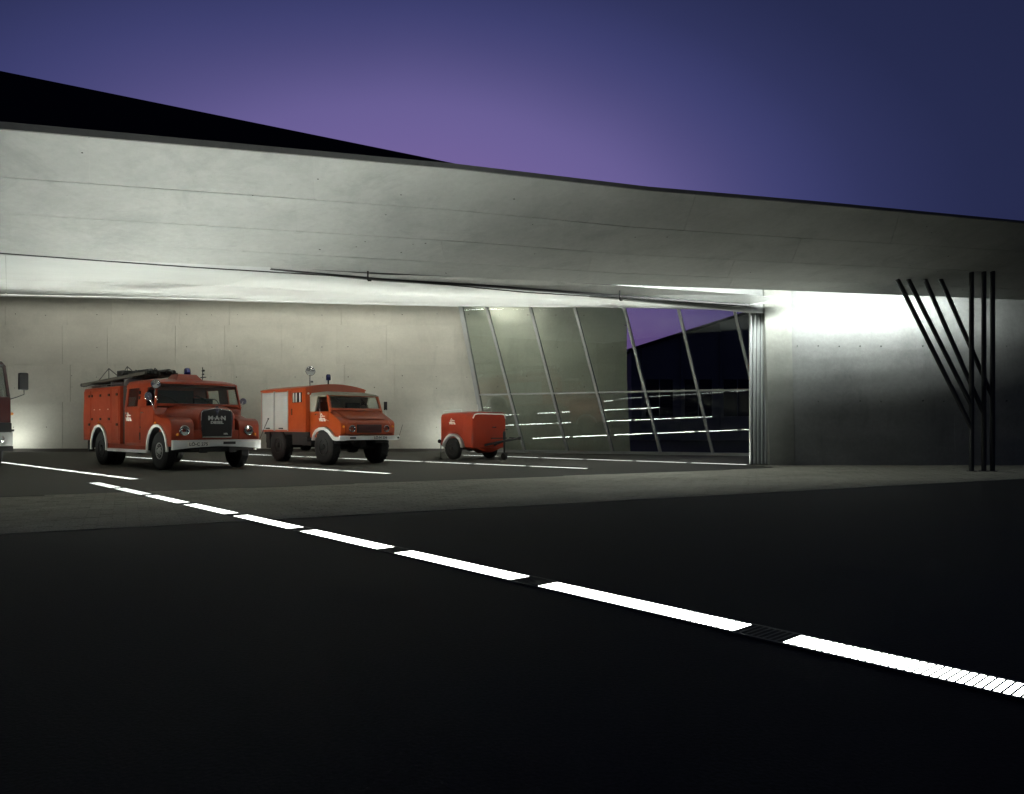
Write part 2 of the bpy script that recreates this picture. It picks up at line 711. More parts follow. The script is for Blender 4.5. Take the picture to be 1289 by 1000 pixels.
# canopy: front edge C, lower rear edge E (pairs of stations)
Cst = [(-16.0, 5.07, 4.22), (-6.28, 9.34, 4.815), (-3.42, 10.60, 4.99), (-0.92, 11.72, 5.145), (2.35, 13.18, 5.26), (6.03, 14.80, 5.49), (11.35, 17.0, 5.73), (21.5, 21.2, 6.2)]
Est = [(-16.0, 7.95, 3.36), (-8.22, 12.2, 3.91), (-4.57, 14.25, 4.15), (-.75, 16.1, 4.32), (2.42, 18.3, 4.585), (7.55, 21.0, 4.93), (14.3, 21.4, 4.74), (24.0, 21.3, 4.66)]


def soffit(u, t):
    k = min(int(u), len(Cst) - 2)
    f = u - k
    c = lerp(Cst[k], Cst[k + 1], f)
    e = lerp(Est[k], Est[k + 1], f)
    p = lerp(c, e, t)
    p.z += .10 * math.sin(math.pi * t) * -1.0        # slight belly
    return p


can = G()
can.quad(*[tuple(x) for x in (soffit(0, 0) + Vector((0, 0, .04)), soffit(0, 1) + Vector((0, 0, .04)), soffit(0, 1) + Vector((0, 0, .5)), soffit(0, 0) + Vector((0, 0, .1)))])
NU, NT = 56, 18
grid = [[soffit(7.0 * i / NU, j / NT) + Vector((0, 0, .014)) for j in range(NT + 1)] for i in range(NU + 1)]
can.rings([[tuple(p) for p in r] for r in grid], False, False)
canopy = part('canopy', can, M['conc_soffit'])
# formwork boards of the soffit
bounds = [0, .275, .545, .80, 1.0]
for r in range(4):
    us = [0.0]
    k = 0
    step = [1.02, 1.32, .86, 1.21][r]
    u = [.4, .75, .25, .9][r]
    while u < 6.95:
        us.append(u)
        u += step * random.uniform(.85, 1.15)
    us.append(7.0)
    for u0, u1 in zip(us, us[1:]):
        sub = max(2, int((u1 - u0) * 8))
        g = G()
        du, dt = .0018, .0018
        a0, a1 = u0 + du, u1 - du
        t0, t1 = bounds[r] + (dt if r else 0), bounds[r + 1] - dt
        jz = random.uniform(-.002, .002)
        up = Vector((0, 0, .016))
        top, bot = [], []
        ul = sorted(set([round(a0 + (a1 - a0) * i / sub, 5) for i in range(sub + 1)] + [float(k) for k in range(1, 7) if a0 < k < a1]))
        for uu in ul:
            ring = []
            tt = [t0 + (t1 - t0) * q / 4 for q in range(5)]
            low = [soffit(uu, t) + Vector((0, 0, jz)) for t in tt]
            ring = [tuple(p) for p in low] + [tuple(p + up) for p in reversed(low)]
            top.append(ring)
        g.rings(top)
        pn = g.build('formwork_panel', M['conc_soffit'], None, 0, 30)
        pn.parent = canopy
        pn.matrix_parent_inverse = canopy.matrix_basis.inverted()

# thin front edge of the slab
g = G()
ring = []
for i in range(NU + 1):
    p = soffit(7.0 * i / NU, 0)
    th = .095 - .045 * min(1, i / NU * 1.2)
    ring.append([tuple(p + Vector((.02, -.05, -.004))), tuple(p + Vector((0, .25, -.004 + .036))), tuple(p + Vector((0, .25, th))), tuple(p + Vector((.02, -.05, th)))])
g.rings(ring)
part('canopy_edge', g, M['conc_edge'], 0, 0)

# tie-holes and drip marks in the soffit
g = G()
for i in range(34):
    p = soffit(random.uniform(.6, 6.6), random.uniform(.08, .95)) + Vector((0, 0, -.003))
    g.cyl(p, p + Vector((0, -.0, -.006)), random.uniform(.009, .016), None, 8)
hang(tag(g.build('tie_hole', M['hole'], None, 0, 0), kind='stuff'))

# roof: closes the hall from above
back_pts = [(-34.0, 34.6, 7.6), (-22, 34.6, 7.2), (-12, 34.6, 6.95), (-2.2, 34.6, 6.7), (9.6, 29.6, 5.8), (10.6, 27.0, 5.9), (16, 24.5, 5.9), (26, 24.4, 6.0)]
g = G()
rr = []
for k in range(8):
    c = Vector(Cst[k]) + Vector((0, .15, .085))
    b = Vector(back_pts[k]) + Vector((0, .4, .45))
    rr.append([tuple(c), tuple(lerp(c, b, .5) + Vector((0, 0, .15))), tuple(b), tuple(b + Vector((0, 0, -.3))), tuple(lerp(c, b, .5) + Vector((0, 0, -.12))), tuple(c + Vector((0, 0.02, -.03)))])
g.rings(rr)
part('roof', g, M['zinc'])
# dark upper roof volume rising to the left behind the canopy edge
g = G()
tops = [(-30.0, 12.9, 13.6), (-10.86, 16.0, 8.69), (-1.25, 16.2, 6.80), (6.0, 17.5, 5.4)]
g.rings([[(x, y, b), (x, y, z), (x, y + 5, z - .2), (x, y + 5, b + .1)] for (x, y, z), b in zip(tops, (6.9, 6.6, 6.2, 5.5))])
part('upper_roof', g, M['zinc'])

# door beam under the canopy edge, set a little behind it; tapers out towards the left
g = G()
rb = []
bm_st = [(-4.57, 14.30, 4.15, 4.17), (-2.69, 15.65, 4.225, 4.30), (-.42, 17.0, 4.335, 4.50), (2.75, 19.0, 4.46, 4.69), (6.62, 21.0, 4.555, 4.815), (7.86, 21.75, 4.72, 4.84)]
for i, (x, y, zb, zt) in enumerate(bm_st):
    d = .05 + .30 * min(1, i / 1.5)
    if i == 5: d = .12
    k = 1 + d / y
    lo = Vector((x * k, y * k, EYE + (zb - EYE) * k))
    rb.append([tuple(lo), (x, y, zt), (x - .47 * d * 1.6, y + .88 * d * 1.6, zt + .02), (lo.x - .06, lo.y + .12, lo.z + .06)])
g.rings(rb)
part('door_beam', g, M['conc_soffit'])
g = G()
rb2 = []
for i, (x, y, zb, zt) in enumerate(bm_st[:5]):
    d = .05 + .30 * min(1, i / 1.5)
    k = 1 + d / y
    lo = Vector((x * k, y * k, EYE + (zb - EYE) * k))
    h = .05 if i else .015
    rb2.append([(lo.x, lo.y + .01, lo.z - h), (lo.x, lo.y + .01, lo.z - .004), (lo.x - .05, lo.y + .10, lo.z - .004), (lo.x - .05, lo.y + .10, lo.z - h)])
g.rings(rb2)
part('door_track', g, M['steel_dark'])

# hall ceiling, rising from the door line to the back wall
ce_f = [(-16.0, 8.0, 3.40), (-8.22, 12.25, 3.93), (-4.60, 14.31, 4.17), (-2.80, 15.85, 4.235), (-.55, 17.3, 4.345), (2.6, 19.3, 4.47), (6.9, 21.9, 4.60)]
ce_b = [(-34.0, 34.3, 7.35), (-22.97, 34.3, 7.04), (-14.5, 34.3, 6.86), (-8.0, 34.3, 6.70), (-2.3, 34.25, 6.57), (4.0, 31.0, 6.03), (9.3, 28.6, 5.55)]
ceil = G()
ceil.rings([[tuple(Vector(a) + Vector((0, 0, .30))), tuple(Vector(b) + Vector((0, 0, .30)))] for a, b in zip(ce_f, ce_b)], False, False)
ceiling = part('ceiling', ceil, M['conc_dark'])


def ceil_pt(u, t):
    k = min(int(u), 5)
    f = u - k
    return lerp(lerp(ce_f[k], ce_f[k + 1], f), lerp(ce_b[k], ce_b[k + 1], f), t)


for k in range(6):
    for t0, t1 in ((0, .34), (.34, .62), (.62, .862), (.886, 1)):
        g = G()
        n = 8
        for i in range(n + 1):
            u = k + .0004 + .9992 * i / n
            low = [ceil_pt(u, t0 + .001 + (t1 - t0 - .002) * q / n) for q in range(n + 1)]
            if i == 0: rows_ = []
            rows_.append([tuple(p) for p in low] + [tuple(p + Vector((0, 0, .05))) for p in reversed(low)])
        g.rings(rows_)
        pn = g.build('ceiling_panel', M['conc_ceiling'], None, 0, 30)
        pn.parent = ceiling
        pn.matrix_parent_inverse = ceiling.matrix_basis.inverted()

added_lights = empty('added_wall_light', (0, 0, 0))  # unseen lamps added in a ceiling slot to light the back wall
hang(added_lights)
for i in range(20):
    u = .75 + i * .2
    a, b = ceil_pt(u, .871), ceil_pt(u + .17, .871)
    a.z += .056; b.z += .056
    n = Vector((0, .70, -.71)); v = Vector((0, .71, .70)) * .055
    g = G(); g.rings([[tuple(p - v), tuple(p + v), tuple(p + v - n * .004), tuple(p - v - n * .004)] for p in (a, b)])
    g.build('fluorescent_tube', M['added_ceiling_glow'], added_lights, 0, 0)
    g = G(); g.rings([[tuple(p - v * 1.1 - n * .008), tuple(p + v * 1.1 - n * .008), tuple(p + v * .6 - n * .06), tuple(p - v * .6 - n * .06)] for p in (a, b)])
    g.build('lamp_housing', M['white'], added_lights, 0, 0)

# more unseen lamps added under the eaves, brightening the wall behind the glass
for i in range(4):
    x = -1.25 + i * .72
    a, b = Vector((x, 33.25 - .1 * i, 6.64 - .02 * i)), Vector((x + .6, 33.22 - .1 * i, 6.62 - .02 * i))
    n = Vector((0, .55, -.835)); v = Vector((0, .835, .55)) * .055
    g = G(); g.rings([[tuple(p - v), tuple(p + v), tuple(p + v - n * .004), tuple(p - v - n * .004)] for p in (a, b)])
    g.build('fluorescent_tube', M['added_eave_glow'], added_lights, 0, 0)
    g = G(); g.rings([[tuple(p - v * 1.1 - n * .008), tuple(p + v * 1.1 - n * .008), tuple(p + v * .6 - n * .06), tuple(p - v * .6 - n * .06)] for p in (a, b)])
    g.build('lamp_housing', M['white'], added_lights, 0, 0)

# back wall: backing plus formwork panels
WY = 34.1


def wall_top(x):
    return 7.06 + (x + 22.97) * (6.585 - 7.06) / (20.6)


WX0, WX1 = -33.0, 5.35
g = G()
g.rings([[(WX0, WY + .016, 0), (WX1, WY + .016, 0), (WX1 - .32, WY + .016, 6.9), (WX0, WY + .016, 7.5)], [(WX0, WY + .4, 0), (WX1, WY + .4, 0), (WX1 - .32, WY + .4, 6.9), (WX0, WY + .4, 7.5)]])
bw = part('back_wall', g, M['conc_wall'])
levels = [.14, 2.25, 3.95, 5.72]
xs = [-33, -29.8, -26.2, -23.1, -20.3, -18.28, -15.2, -12.97, -10.39, -7.90, -5.65, -2.6, .1, 2.7, 5.2]
for i in range(len(xs) - 1):
    for j in range(4):
        off = [0, .35, 0, .2][j] if 0 < i else 0
        off2 = [0, .35, 0, .2][j] if i < len(xs) - 2 else 0
        x0, x1 = xs[i] + off, xs[i + 1] + off2
        z0 = levels[j]
        za = levels[j + 1] if j < 3 else wall_top(x0)
        zb = levels[j + 1] if j < 3 else wall_top(x1)
        pn = pane_panel('wall_panel', ((x0, WY, z0), (x1, WY, z0), (x1, WY, zb), (x0, WY, za)), (0, 1, 0), M['conc_wall'], None, .024, .022, .004)
        pn.parent = bw
        pn.matrix_parent_inverse = bw.matrix_basis.inverted()
g = G()
for i in range(len(xs) - 1):
    for fx in (.22, .74):
        for z in (1.15, 2.9, 3.4, 4.75, 6.2):
            if random.random() < .72:
                x = xs[i] + (xs[i + 1] - xs[i]) * fx + random.uniform(-.05, .05)
                zz = z + random.uniform(-.04, .04)
                g.cyl((x, WY - .006, zz), (x, WY + .02, zz), random.uniform(.014, .026), None, 8)
hang(tag(g.build('tie_hole', M['hole'], None, 0, 0), kind='stuff'))
g = G(); g.box(WX0, -1.9, WY - .06, WY + .02, 0.0, .15)
part('plinth', g, M['plinth'])
# left end wall of the hall (beyond the frame)
g = G()
g.rings([[(-16.3, 8.3, 0), (-33.2, 34.2, 0), (-33.2, 34.2, 7.5), (-16.3, 8.3, 3.5)], [(-16.8, 8.0, 0), (-33.7, 34, 0), (-33.7, 34, 7.5), (-16.8, 8.0, 3.5)]])
part('end_wall', g, M['conc_wall'])

# ---- slanted glass facade
fac = empty('glass_facade', (0, 0, 0))
fac.parent = st
fac.matrix_parent_inverse = Matrix.Translation((0, -22, 0))
A0 = Vector((-1.95, 33.95, 0)); A1 = Vector((9.35, 29.0, 0))
fd = (A1 - A0).normalized()
fn = Vector((fd.y, -fd.x, 0))                # towards the camera
if fn.y > 0: fn = -fn
LEAN = math.tan(R(4.4))


def fp(s, z, off=0):
    """point on the leaning facade plane: s metres along the base, height z"""
    return A0 + fd * s + Vector((0, 0, z)) + fn * (z * LEAN + off)


def f_top(s):
    return 6.62 - s * (6.62 - 5.62) / 12.34


def pix_s(px, z):
    """distance along the facade at which height z lies on the sight line through column px (site survey)"""
    m = (px - 644.5) / 950
    b = A0 + fn * (z * LEAN)
    return (m * b.y - b.x) / (fd.x - m * fd.y)


mull = []
for bt, bb in ((581, 615), (613, 661), (667, 715), (722, 772), (783, 832), (850, 898), (919, 968)):
    sb = pix_s(bb, 0)
    stp = pix_s(bt, 6.3)
    mull.append((sb, stp))


def m_at(m, z):
    return m[0] + (m[1] - m[0]) * z / 6.3


TZ = [2.42 + .012 * i for i in range(8)]
for k, m in enumerate(mull):
    w = .20 if k == 0 else .115
    g = G()
    r = []
    for z in (0.1, f_top(m[1]) + .15):
        s = m_at(m, z)
        r.append([tuple(fp(s - w / 2, z, .06)), tuple(fp(s + w / 2, z, .06)), tuple(fp(s + w / 2, z, -.10)), tuple(fp(s - w / 2, z, -.10))])
    g.rings(r)
    g.build('mullion', M['alu_dull'], fac, .008, 30, 1)
last = (mull[-1][0] + 2.3, mull[-1][1] + 2.3)
edges = mull + [last]
for m0, m1 in zip(edges, edges[1:]):
    for lo, hi in ((.12, 'tr'), ('tr', 'top')):
        z0 = .12 if lo == .12 else 2.60
        zt = 2.52 if hi == 'tr' else None
        pts = []
        for m, sgn in ((m0, 1), (m1, -1)):
            z1 = zt if zt else f_top(m[1]) + .1
            pts.append((m_at(m, z0) + sgn * .04, z0)); pts.append((m_at(m, z1) + sgn * .04, z1))
        q = [pts[0], pts[2], pts[3], pts[1]]
        g = G()
        g.rings([[tuple(fp(s, z, .010)) for s, z in q], [tuple(fp(s, z, -.010)) for s, z in q]])
        g.build('pane', M['glass'], fac, 0, 0)
g = G()
s0, s1 = m_at(mull[0], 2.55), m_at(last, 2.55)
g.rings([[tuple(fp(s, z, o)) for z, o in ((2.525, .03), (2.595, .03), (2.595, -.05), (2.525, -.05))] for s in (s0, s1)])
g.build('transom', M['alu_dull'], fac, 0, 0)
g = G()
g.rings([[tuple(fp(s, z, o)) for z, o in ((0.0, .10), (.12, .10), (.12, -.12), (0.0, -.12))] for s in (mull[0][0] - .1, last[0])])
g.build('sill', M['alu_dull'], fac, 0, 0)

# ---- right-hand wall, pier, and the light slot above
RW = 22.35
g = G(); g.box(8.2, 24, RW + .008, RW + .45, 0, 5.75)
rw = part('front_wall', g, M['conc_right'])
rx = [8.2, 10.65, 13.1, 15.6, 18.4, 21.2, 24]
rz = [.0, 1.55, 3.42, 5.75]
for i in range(6):
    for j in range(3):
        pn = pane_panel('wall_panel', ((rx[i], RW, rz[j]), (rx[i + 1], RW, rz[j]), (rx[i + 1], RW, rz[j + 1]), (rx[i], RW, rz[j + 1])), (0, 1, 0), M['conc_right'], None, .006, .014, .0012)
        pn.parent = rw
        pn.matrix_parent_inverse = rw.matrix_basis.inverted()
g = G()
for x in [8.45 + .62 * i for i in range(18)]:
    for z in (1.9, 3.52):
        if random.random() < .6:
            g.cyl((x, RW - .006, z + random.uniform(-.03, .03)), (x, RW + .02, z), random.uniform(.016, .03), None, 8)
hang(tag(g.build('tie_hole', M['hole'], None, 0, 0), kind='stuff'))
# pier between the folded doors and the wall
g = G()
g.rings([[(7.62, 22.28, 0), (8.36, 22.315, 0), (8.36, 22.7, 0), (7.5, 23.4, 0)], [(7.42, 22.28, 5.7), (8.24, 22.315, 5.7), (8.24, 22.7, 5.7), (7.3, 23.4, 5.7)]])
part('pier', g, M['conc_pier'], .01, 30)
# slot: its back and top, with tubes inside
g = G()
g.box(2.2, 24, RW - 1.6, RW + .05, 5.78, 5.85)
part('slot_cover', g, M['conc_dark'])
tubes = empty('slot_lamp', (0, 0, 0))
hang(tubes)


def edge_at(x):
    return poly(Est, x)


x = 1.6
while x < 12.6:
    if x < 4.4:
        rows_ = ((.42, .40), (.52, .40))
    elif x < 7.4:
        rows_ = ((-.10, .42), (-.18, .42), (-.28, .40), (-.38, .40))
    else:
        rows_ = ((-.20, .50), (-.27, .50), (-.36, .49), (-.46, .48), (-.58, .47))
    for dy, dz in rows_:
        a, b = edge_at(x), edge_at(x + 1.25)
        p, q = (x, a.y + dy, a.z + dz), (x + 1.25, b.y + dy, b.z + dz)
        g = G(); g.cyl(p, q, .022, None, 8)
        g.build('fluorescent_tube', M['tube_slot'], tubes, 0, 30)
        g = G(); g.rings([[(v[0], v[1] - .03, v[2] + .035), (v[0], v[1] + .03, v[2] + .035), (v[0], v[1] + .03, v[2] + .08), (v[0], v[1] - .03, v[2] + .08)] for v in (p, q)])
        g.build('lamp_housing', M['white'], tubes, 0, 0)
    x += 1.4
# bright strip of wall glimpsed between beam and canopy
g = G()
g.rings([[(x, lineA(x) + 1.5, 4.5), (x, lineA(x) + 1.5, 5.75), (x, lineA(x) + 1.7, 5.75), (x, lineA(x) + 1.7, 4.5)] for x in (2.0, 4.9, 8.15)])
part('slot_wall', g, M['conc_right'])

# ---- steel columns under the right end of the canopy
PY = 19.25
for px_, w in ((1223, .058), (1238.5, .058), (1249.5, .058)):
    x = (px_ - 644.5) / 950 * PY
    g = G(); g.cyl((x, PY, 0), (x, PY, 5.3), w, None, 16)
    g.cyl((x, PY, 0), (x, PY, .02), w * 2.0, None, 16)
    part('column', g, M['steel_dark'], 0, 40)
for (xa, ya), (xb, yb) in (((1128, 348), (1223, 539)), ((1142, 349), (1223, 511)), ((1164, 351), (1238.5, 521)), ((1184, 351), (1249.5, 500))):
    Y = 19.7
    p = Vector(((xa - 644.5) / 950 * Y, Y, EYE + (537 - ya) / 950 * Y)); q = Vector(((xb - 644.5) / 950 * PY, PY, EYE + (537 - yb) / 950 * PY))
    d = (p - q).normalized()
    g = G(); g.cyl(tuple(q), tuple(p + d * .18), .055, None, 16)
    part('raking_column', g, M['steel_dark'], 0, 40)

# ------------------------------------------------------------------ folded sliding door
door = tag(empty('folding_door', (7.2, 22.3, 0)), 'stack of folded metal door leaves parked against the concrete pier', 'door')
LY = 22.45
for i in range(5):
    x0 = (943.0 + 4.8 * i - 644.5) / 950 * LY - 7.2
    dx, dy = .316, .949
    g = G()
    w = .098
    z0, z1 = .03, 4.78 - .05 * (i % 2)
    prof = [(0, .03), (w * .5, -.02), (w, .03), (w, .07), (w * .8, .5), (w * .2, .5), (0, .07)]
    g.rings([[(x0 + a + dx * b, .15 + dy * b, z) for a, b in prof] for z in (z0, z1)])
    lf = g.build('door_leaf', M['alu'], door, .012, 35)
    g = G(); g.cyl((x0 + w / 2, .2, z1), (x0 + w / 2, .2, z1 + .09), .02, None, 8)
    g.build('roller', M['steel_dark'], lf, 0, 30)
g = G(); g.box(.0, .55, .2, .3, .03, 4.75)
g.build('seal', M['black'], door)

# ------------------------------------------------------------------ the rail/cable in front of the hall ceiling
cb = tag(empty('guide_cable', (-2.6, 15, 3.9)), 'thin black cable strung along the underside of the canopy on short hangers', 'cable')


def at(px, py, Y):
    return Vector(((px - 644.5) / 950 * Y, Y, EYE + (537 - py) / 950 * Y))


cp = [at(-40, 315.5, 11.5), at(5, 319.5, 11.95), at(120, 328, 12.7), at(240, 336.5, 13.4), at(380, 345, 14.3), at(463, 350, 15.0), at(560, 358.5, 15.9), at(660, 368, 16.9), at(780, 375.5, 18.4), at(860, 381, 19.4), at(940, 386, 20.4)]
g = G(); g.tube([p - Vector((-2.6, 15, 3.9)) for p in cp], .012, 6)
g.build('cable', M['black'], cb)
for i, top in ((5, at(463, 343, 15.0)), (8, at(780, 369, 18.4))):
    p = cp[i] - Vector((-2.6, 15, 3.9)); q = top - Vector((-2.6, 15, 3.9))
    g = G(); g.cyl(p - Vector((0, 0, .05)), q + Vector((0, 0, .06)), .016, None, 8)
    g.cyl(p - Vector((0, .0, .05)), p + Vector((.07, 0, -.05)), .02, None, 8)
    g.build('hanger', M['black'], cb)


# ------------------------------------------------------------------ recessed floor lights
def light_row(name, p0, p1, n, width, tube, label, lit=.90):
    p0, p1 = Vector((p0[0], p0[1], 0)), Vector((p1[0], p1[1], 0))
    d = (p1 - p0) / n
    pitch = d.length
    d.normalize()
    ang = math.atan2(d.y, d.x)
    root = tag(empty(name, p0, ang), label, 'floor light', 'rows of lights sunk into the ground')
    w = width / 2
    tot = pitch * n
    z = .010
    g = G(); g.box(-.05, tot + .05, -w - .012, w + .012, .0085, .0095)
    g.build('trough', M['trough'], root)
    g = G()
    for y0, y1 in ((-w - .03, -w - .012), (w + .012, w + .03)):
        g.box(-.05, tot + .05, y0, y1, .002, .0119)
    g.build('channel_frame', M['grate'], root)
    # tube panel
    g = G(); g.box(.0, pitch * lit, -w, w, .0100, .0115)
    lamp = g.build('light_panel', tube, root)
    lamp.location = (pitch * (1 - lit) / 2, 0, 0)
    # grating bars over one module
    g = G()
    k = int(pitch / .036)
    bw_ = .0115 if width > .18 else .006
    for i in range(k):
        x = i * pitch / k
        g.box(x, x + bw_, -w - .010, w + .010, .01160, .01230)
    gr = g.build('grating', M['grate'], root)
    gr['kind'] = 'stuff'
    for i in range(1, n):
        share('light_panel', lamp, root, (pitch * (i + (1 - lit) / 2), 0, 0))
        o = share('grating', gr, root, (pitch * i, 0, 0))
        o['kind'] = 'stuff'
    return root


light_row('light_row', (-8.55, 15.38), (3.89, 1.36), 10, .19, M['tube_front'], 'long dashed row of white floor lights running diagonally across the dark yard towards the camera', .84)
light_row('light_row', (-16.47, 24.23), (-8.10, 16.26), 6, .17, M['tube_hall'], 'dashed row of floor lights between the cropped truck and the bonneted engine')
light_row('light_row', (-15.1, 28.8), (-2.90, 18.17), 8, .17, M['tube_hall'], 'dashed row of floor lights passing beneath the bonneted engine, in front of the box truck')
light_row('light_row', (-11.1, 31.05), (2.09, 20.37), 8, .17, M['tube_hall'], 'dashed row of floor lights between the box truck and the small red trailer')
light_row('light_row', (-2.0, 29.98), (7.05, 22.44), 6, .17, M['tube_hall'], 'dashed row of floor lights between the small red trailer and the slanted glass facade')


# uplights standing at the foot of the back wall
def flood(x, y, label, aim=(0, .5, .85)):
    root = tag(empty('floodlight', (x, y, .006)), label, 'floodlight', 'floodlights on the hall floor')
    a = Vector(aim).normalized()
    u = Vector((1, 0, 0)); v = a.cross(u).normalized()
    c = Vector((0, 0, .22))
    g = G()
    q = [c + u * sx * .17 + v * sy * .11 for sx, sy in ((-1, -1), (1, -1), (1, 1), (-1, 1))]
    q2 = [c - a * .12 + u * sx * .11 + v * sy * .07 for sx, sy in ((-1, -1), (1, -1), (1, 1), (-1, 1))]
    g.rings([[tuple(p) for p in q2], [tuple(p) for p in q]])
    g.build('lamp_housing', M['black'], root, .008)
    g = G(); g.rings([[tuple(p * .9 + c * .1 + a * .003) for p in q], [tuple(p * .9 + c * .1 + a * .006) for p in q]])
    g.build('lamp_face', M['flood'], root)
    g = G(); g.box(-.2, -.18, -.02, .02, 0, .24); g.box(.18, .2, -.02, .02, 0, .24); g.box(-.2, .2, -.05, .05, 0, .012)
    g.build('bracket', M['black'], root)


flood(-22.4, 32.9, 'small floodlight at the foot of the back wall behind the cropped truck')
flood(-2.75, 32.6, 'small floodlight behind the red trailer shining up the back wall')

# ------------------------------------------------------------------ dark factory seen through the glass
fb = tag(empty('factory', (16, 62, 0)), 'dark factory building with a slanting roof line seen through the glass facade', 'building')
g = G()
g.rings([[(-6.2, 0, 0), (-6.2, 0, 7.35), (-6.2, 16, 7.35), (-6.2, 16, 0)], [(8, 0, 0), (8, 0, 11.86), (8, 16, 11.86), (8, 16, 0)]])
g.build('wall', M['far_wall'], fb)
g = G()
g.rings([[(-6.5, -.3, 7.30), (-6.5, -.3, 7.5), (-6.5, 16.3, 7.5), (-6.5, 16.3, 7.30)], [(8.3, -.3, 11.96), (8.3, -.3, 12.2), (8.3, 16.3, 12.2), (8.3, 16.3, 11.96)]])
g.build('roof', M['zinc'], fb)
for i in range(4):
    x = -5 + i * 3.2
    g = G(); g.box(x, x + 2.2, -.05, .05, 2.0, 5.0)
    w = g.build('window', M['far_glass'], fb)
    g = G(); g.box(x - .06, x + 2.26, -.09, -.055, 5.02, 5.12); g.box(x + 1.06, x + 1.14, -.09, -.055, 2.0, 5.0)
    g.build('frame', M['far_wall'], w)
    g = G(); g.box(x - .35, x - .2, -.25, .1, 0, 7.2 + .31 * (x + 6))
    g.build('post', M['far_wall'], fb)
#VEHICLES


# ------------------------------------------------------------------ vehicles (local: x forward, y to the vehicle's left, z up, origin on the ground under the front axle)
def vehicle_root(name, X, Y, a, label, cat, group):
    ang = math.atan2(-math.cos(a), math.sin(a))
    return tag(empty(name, (X, Y, .006), ang), label, cat, group)


def wheel(root, x, y, r, w, side, rim_r, mat_rim, dish=.03, bolts=6, tread=0):
    """side -1: outer face towards -y"""
    g = G()
    h = w / 2
    prof = [(rim_r, -h * .8), (r * .80, -h), (r * .93, -h * .95), (r, -h * .72), (r, h * .72), (r * .93, h * .95), (r * .80, h), (rim_r, h * .8)]
    g.lathe(prof, (x, y, r), (0, 1, 0), 36)
    if tread:
        for k in range(tread):
            t = 2 * math.pi * k / tread
            m = Matrix.Translation((x, y, r)) @ Matrix.Rotation(t, 4, 'Y')
            g.box(-.035, .035, -h * .8, -h * .08, r - .012, r + .014, m)
            m2 = Matrix.Translation((x, y, r)) @ Matrix.Rotation(t + math.pi / tread, 4, 'Y')
            g.box(-.035, .035, h * .08, h * .8, r - .012, r + .014, m2)
    wh = g.build('wheel', M['rubber'], root, 0, 40)
    o = y + side * h
    g = G()
    ax = (0, side, 0)
    g.lathe([(rim_r * 1.02, -h * .5), (rim_r * 1.02, -.012), (rim_r * .93, -.008), (rim_r * .85, -.05 - dish), (rim_r * .5, -.055 - dish), (rim_r * .38, -.02 - dish * .3), (rim_r * .30, .012), (rim_r * .18, .02), (.001, .02)], (x, o, r), ax, 24)
    for k in range(bolts):
        t = 2 * math.pi * k / bolts
        c = Vector((x + math.cos(t) * rim_r * .62, o - side * (.055 + dish), r + math.sin(t) * rim_r * .62))
        g.cyl(c, c + Vector((0, side * .03, 0)), rim_r * .07, None, 6)
    g.build('rim', mat_rim, wh, 0, 35)
    return wh


def headlight(root, x, y, z, r, axis=(1, 0, 0)):
    g = G()
    g.lathe([(r * .7, -.10), (r * .98, -.03), (r * 1.12, .0), (r * 1.12, .02), (r, .028), (r, .012), (r * .6, -.02), (.001, -.035)], (x, y, z), axis, 24)
    h = g.build('headlight', M['chrome'], root, 0, 40)
    g = G()
    g.lathe([(r, .010), (r * .98, .02), (r * .6, .045), (.001, .055)], (x, y, z), axis, 24)
    g.build('lens', M['lens'], h, 0, 40)
    return h


def round_mirror(root, p, foot, r, mat, axis):
    g = G()
    g.lathe([(.001, -.05), (r * .6, -.045), (r, -.01), (r, .0), (.001, .0)], p, axis, 18)
    for f in foot:
        g.tube([f, lerp(f, p, .6), p], .011, 6)
    return g.build('mirror', mat, root, 0, 40)


def arch_profile(x0, x1, zb, top, cx, r, zc, extra=None, n=12):
    """side outline with a semicircular wheel arch open at the bottom; top: points from (x1 side) to (x0 side)"""
    pts = [(x0, zb), (cx - r, zb)]
    if zc > zb:
        pts.append((cx - r, zc))
    for i in range(1, n):
        t = math.pi - math.pi * i / n
        pts.append((cx + r * math.cos(t), zc + r * math.sin(t)))
    if zc > zb:
        pts.append((cx + r, zc))
    pts.append((cx + r, zb))
    if x1 > cx + r + 1e-3:
        pts.append((x1, zb))
    return pts + top


def side_logo(root, x, y, z, s):
    """white script word with a small crest of strokes above it"""
    lg = text('door_sign', 'vitra.', s, M['sign_white'], root, (x, y, z), (R(90), 0, 0), .003, .006)
    g = G()
    for a, b in (((-.16, .10), (-.08, .25)), ((-.08, .25), (.02, .13)), ((.0, .14), (.2, .12)), ((-.2, .12), (.1, .12))):
        m = s / .28
        g.tube([(a[0] * m, a[1] * m, .0), (b[0] * m, b[1] * m, .0)], .018 * m, 5)
    g.build('crest', M['sign_white'], lg)


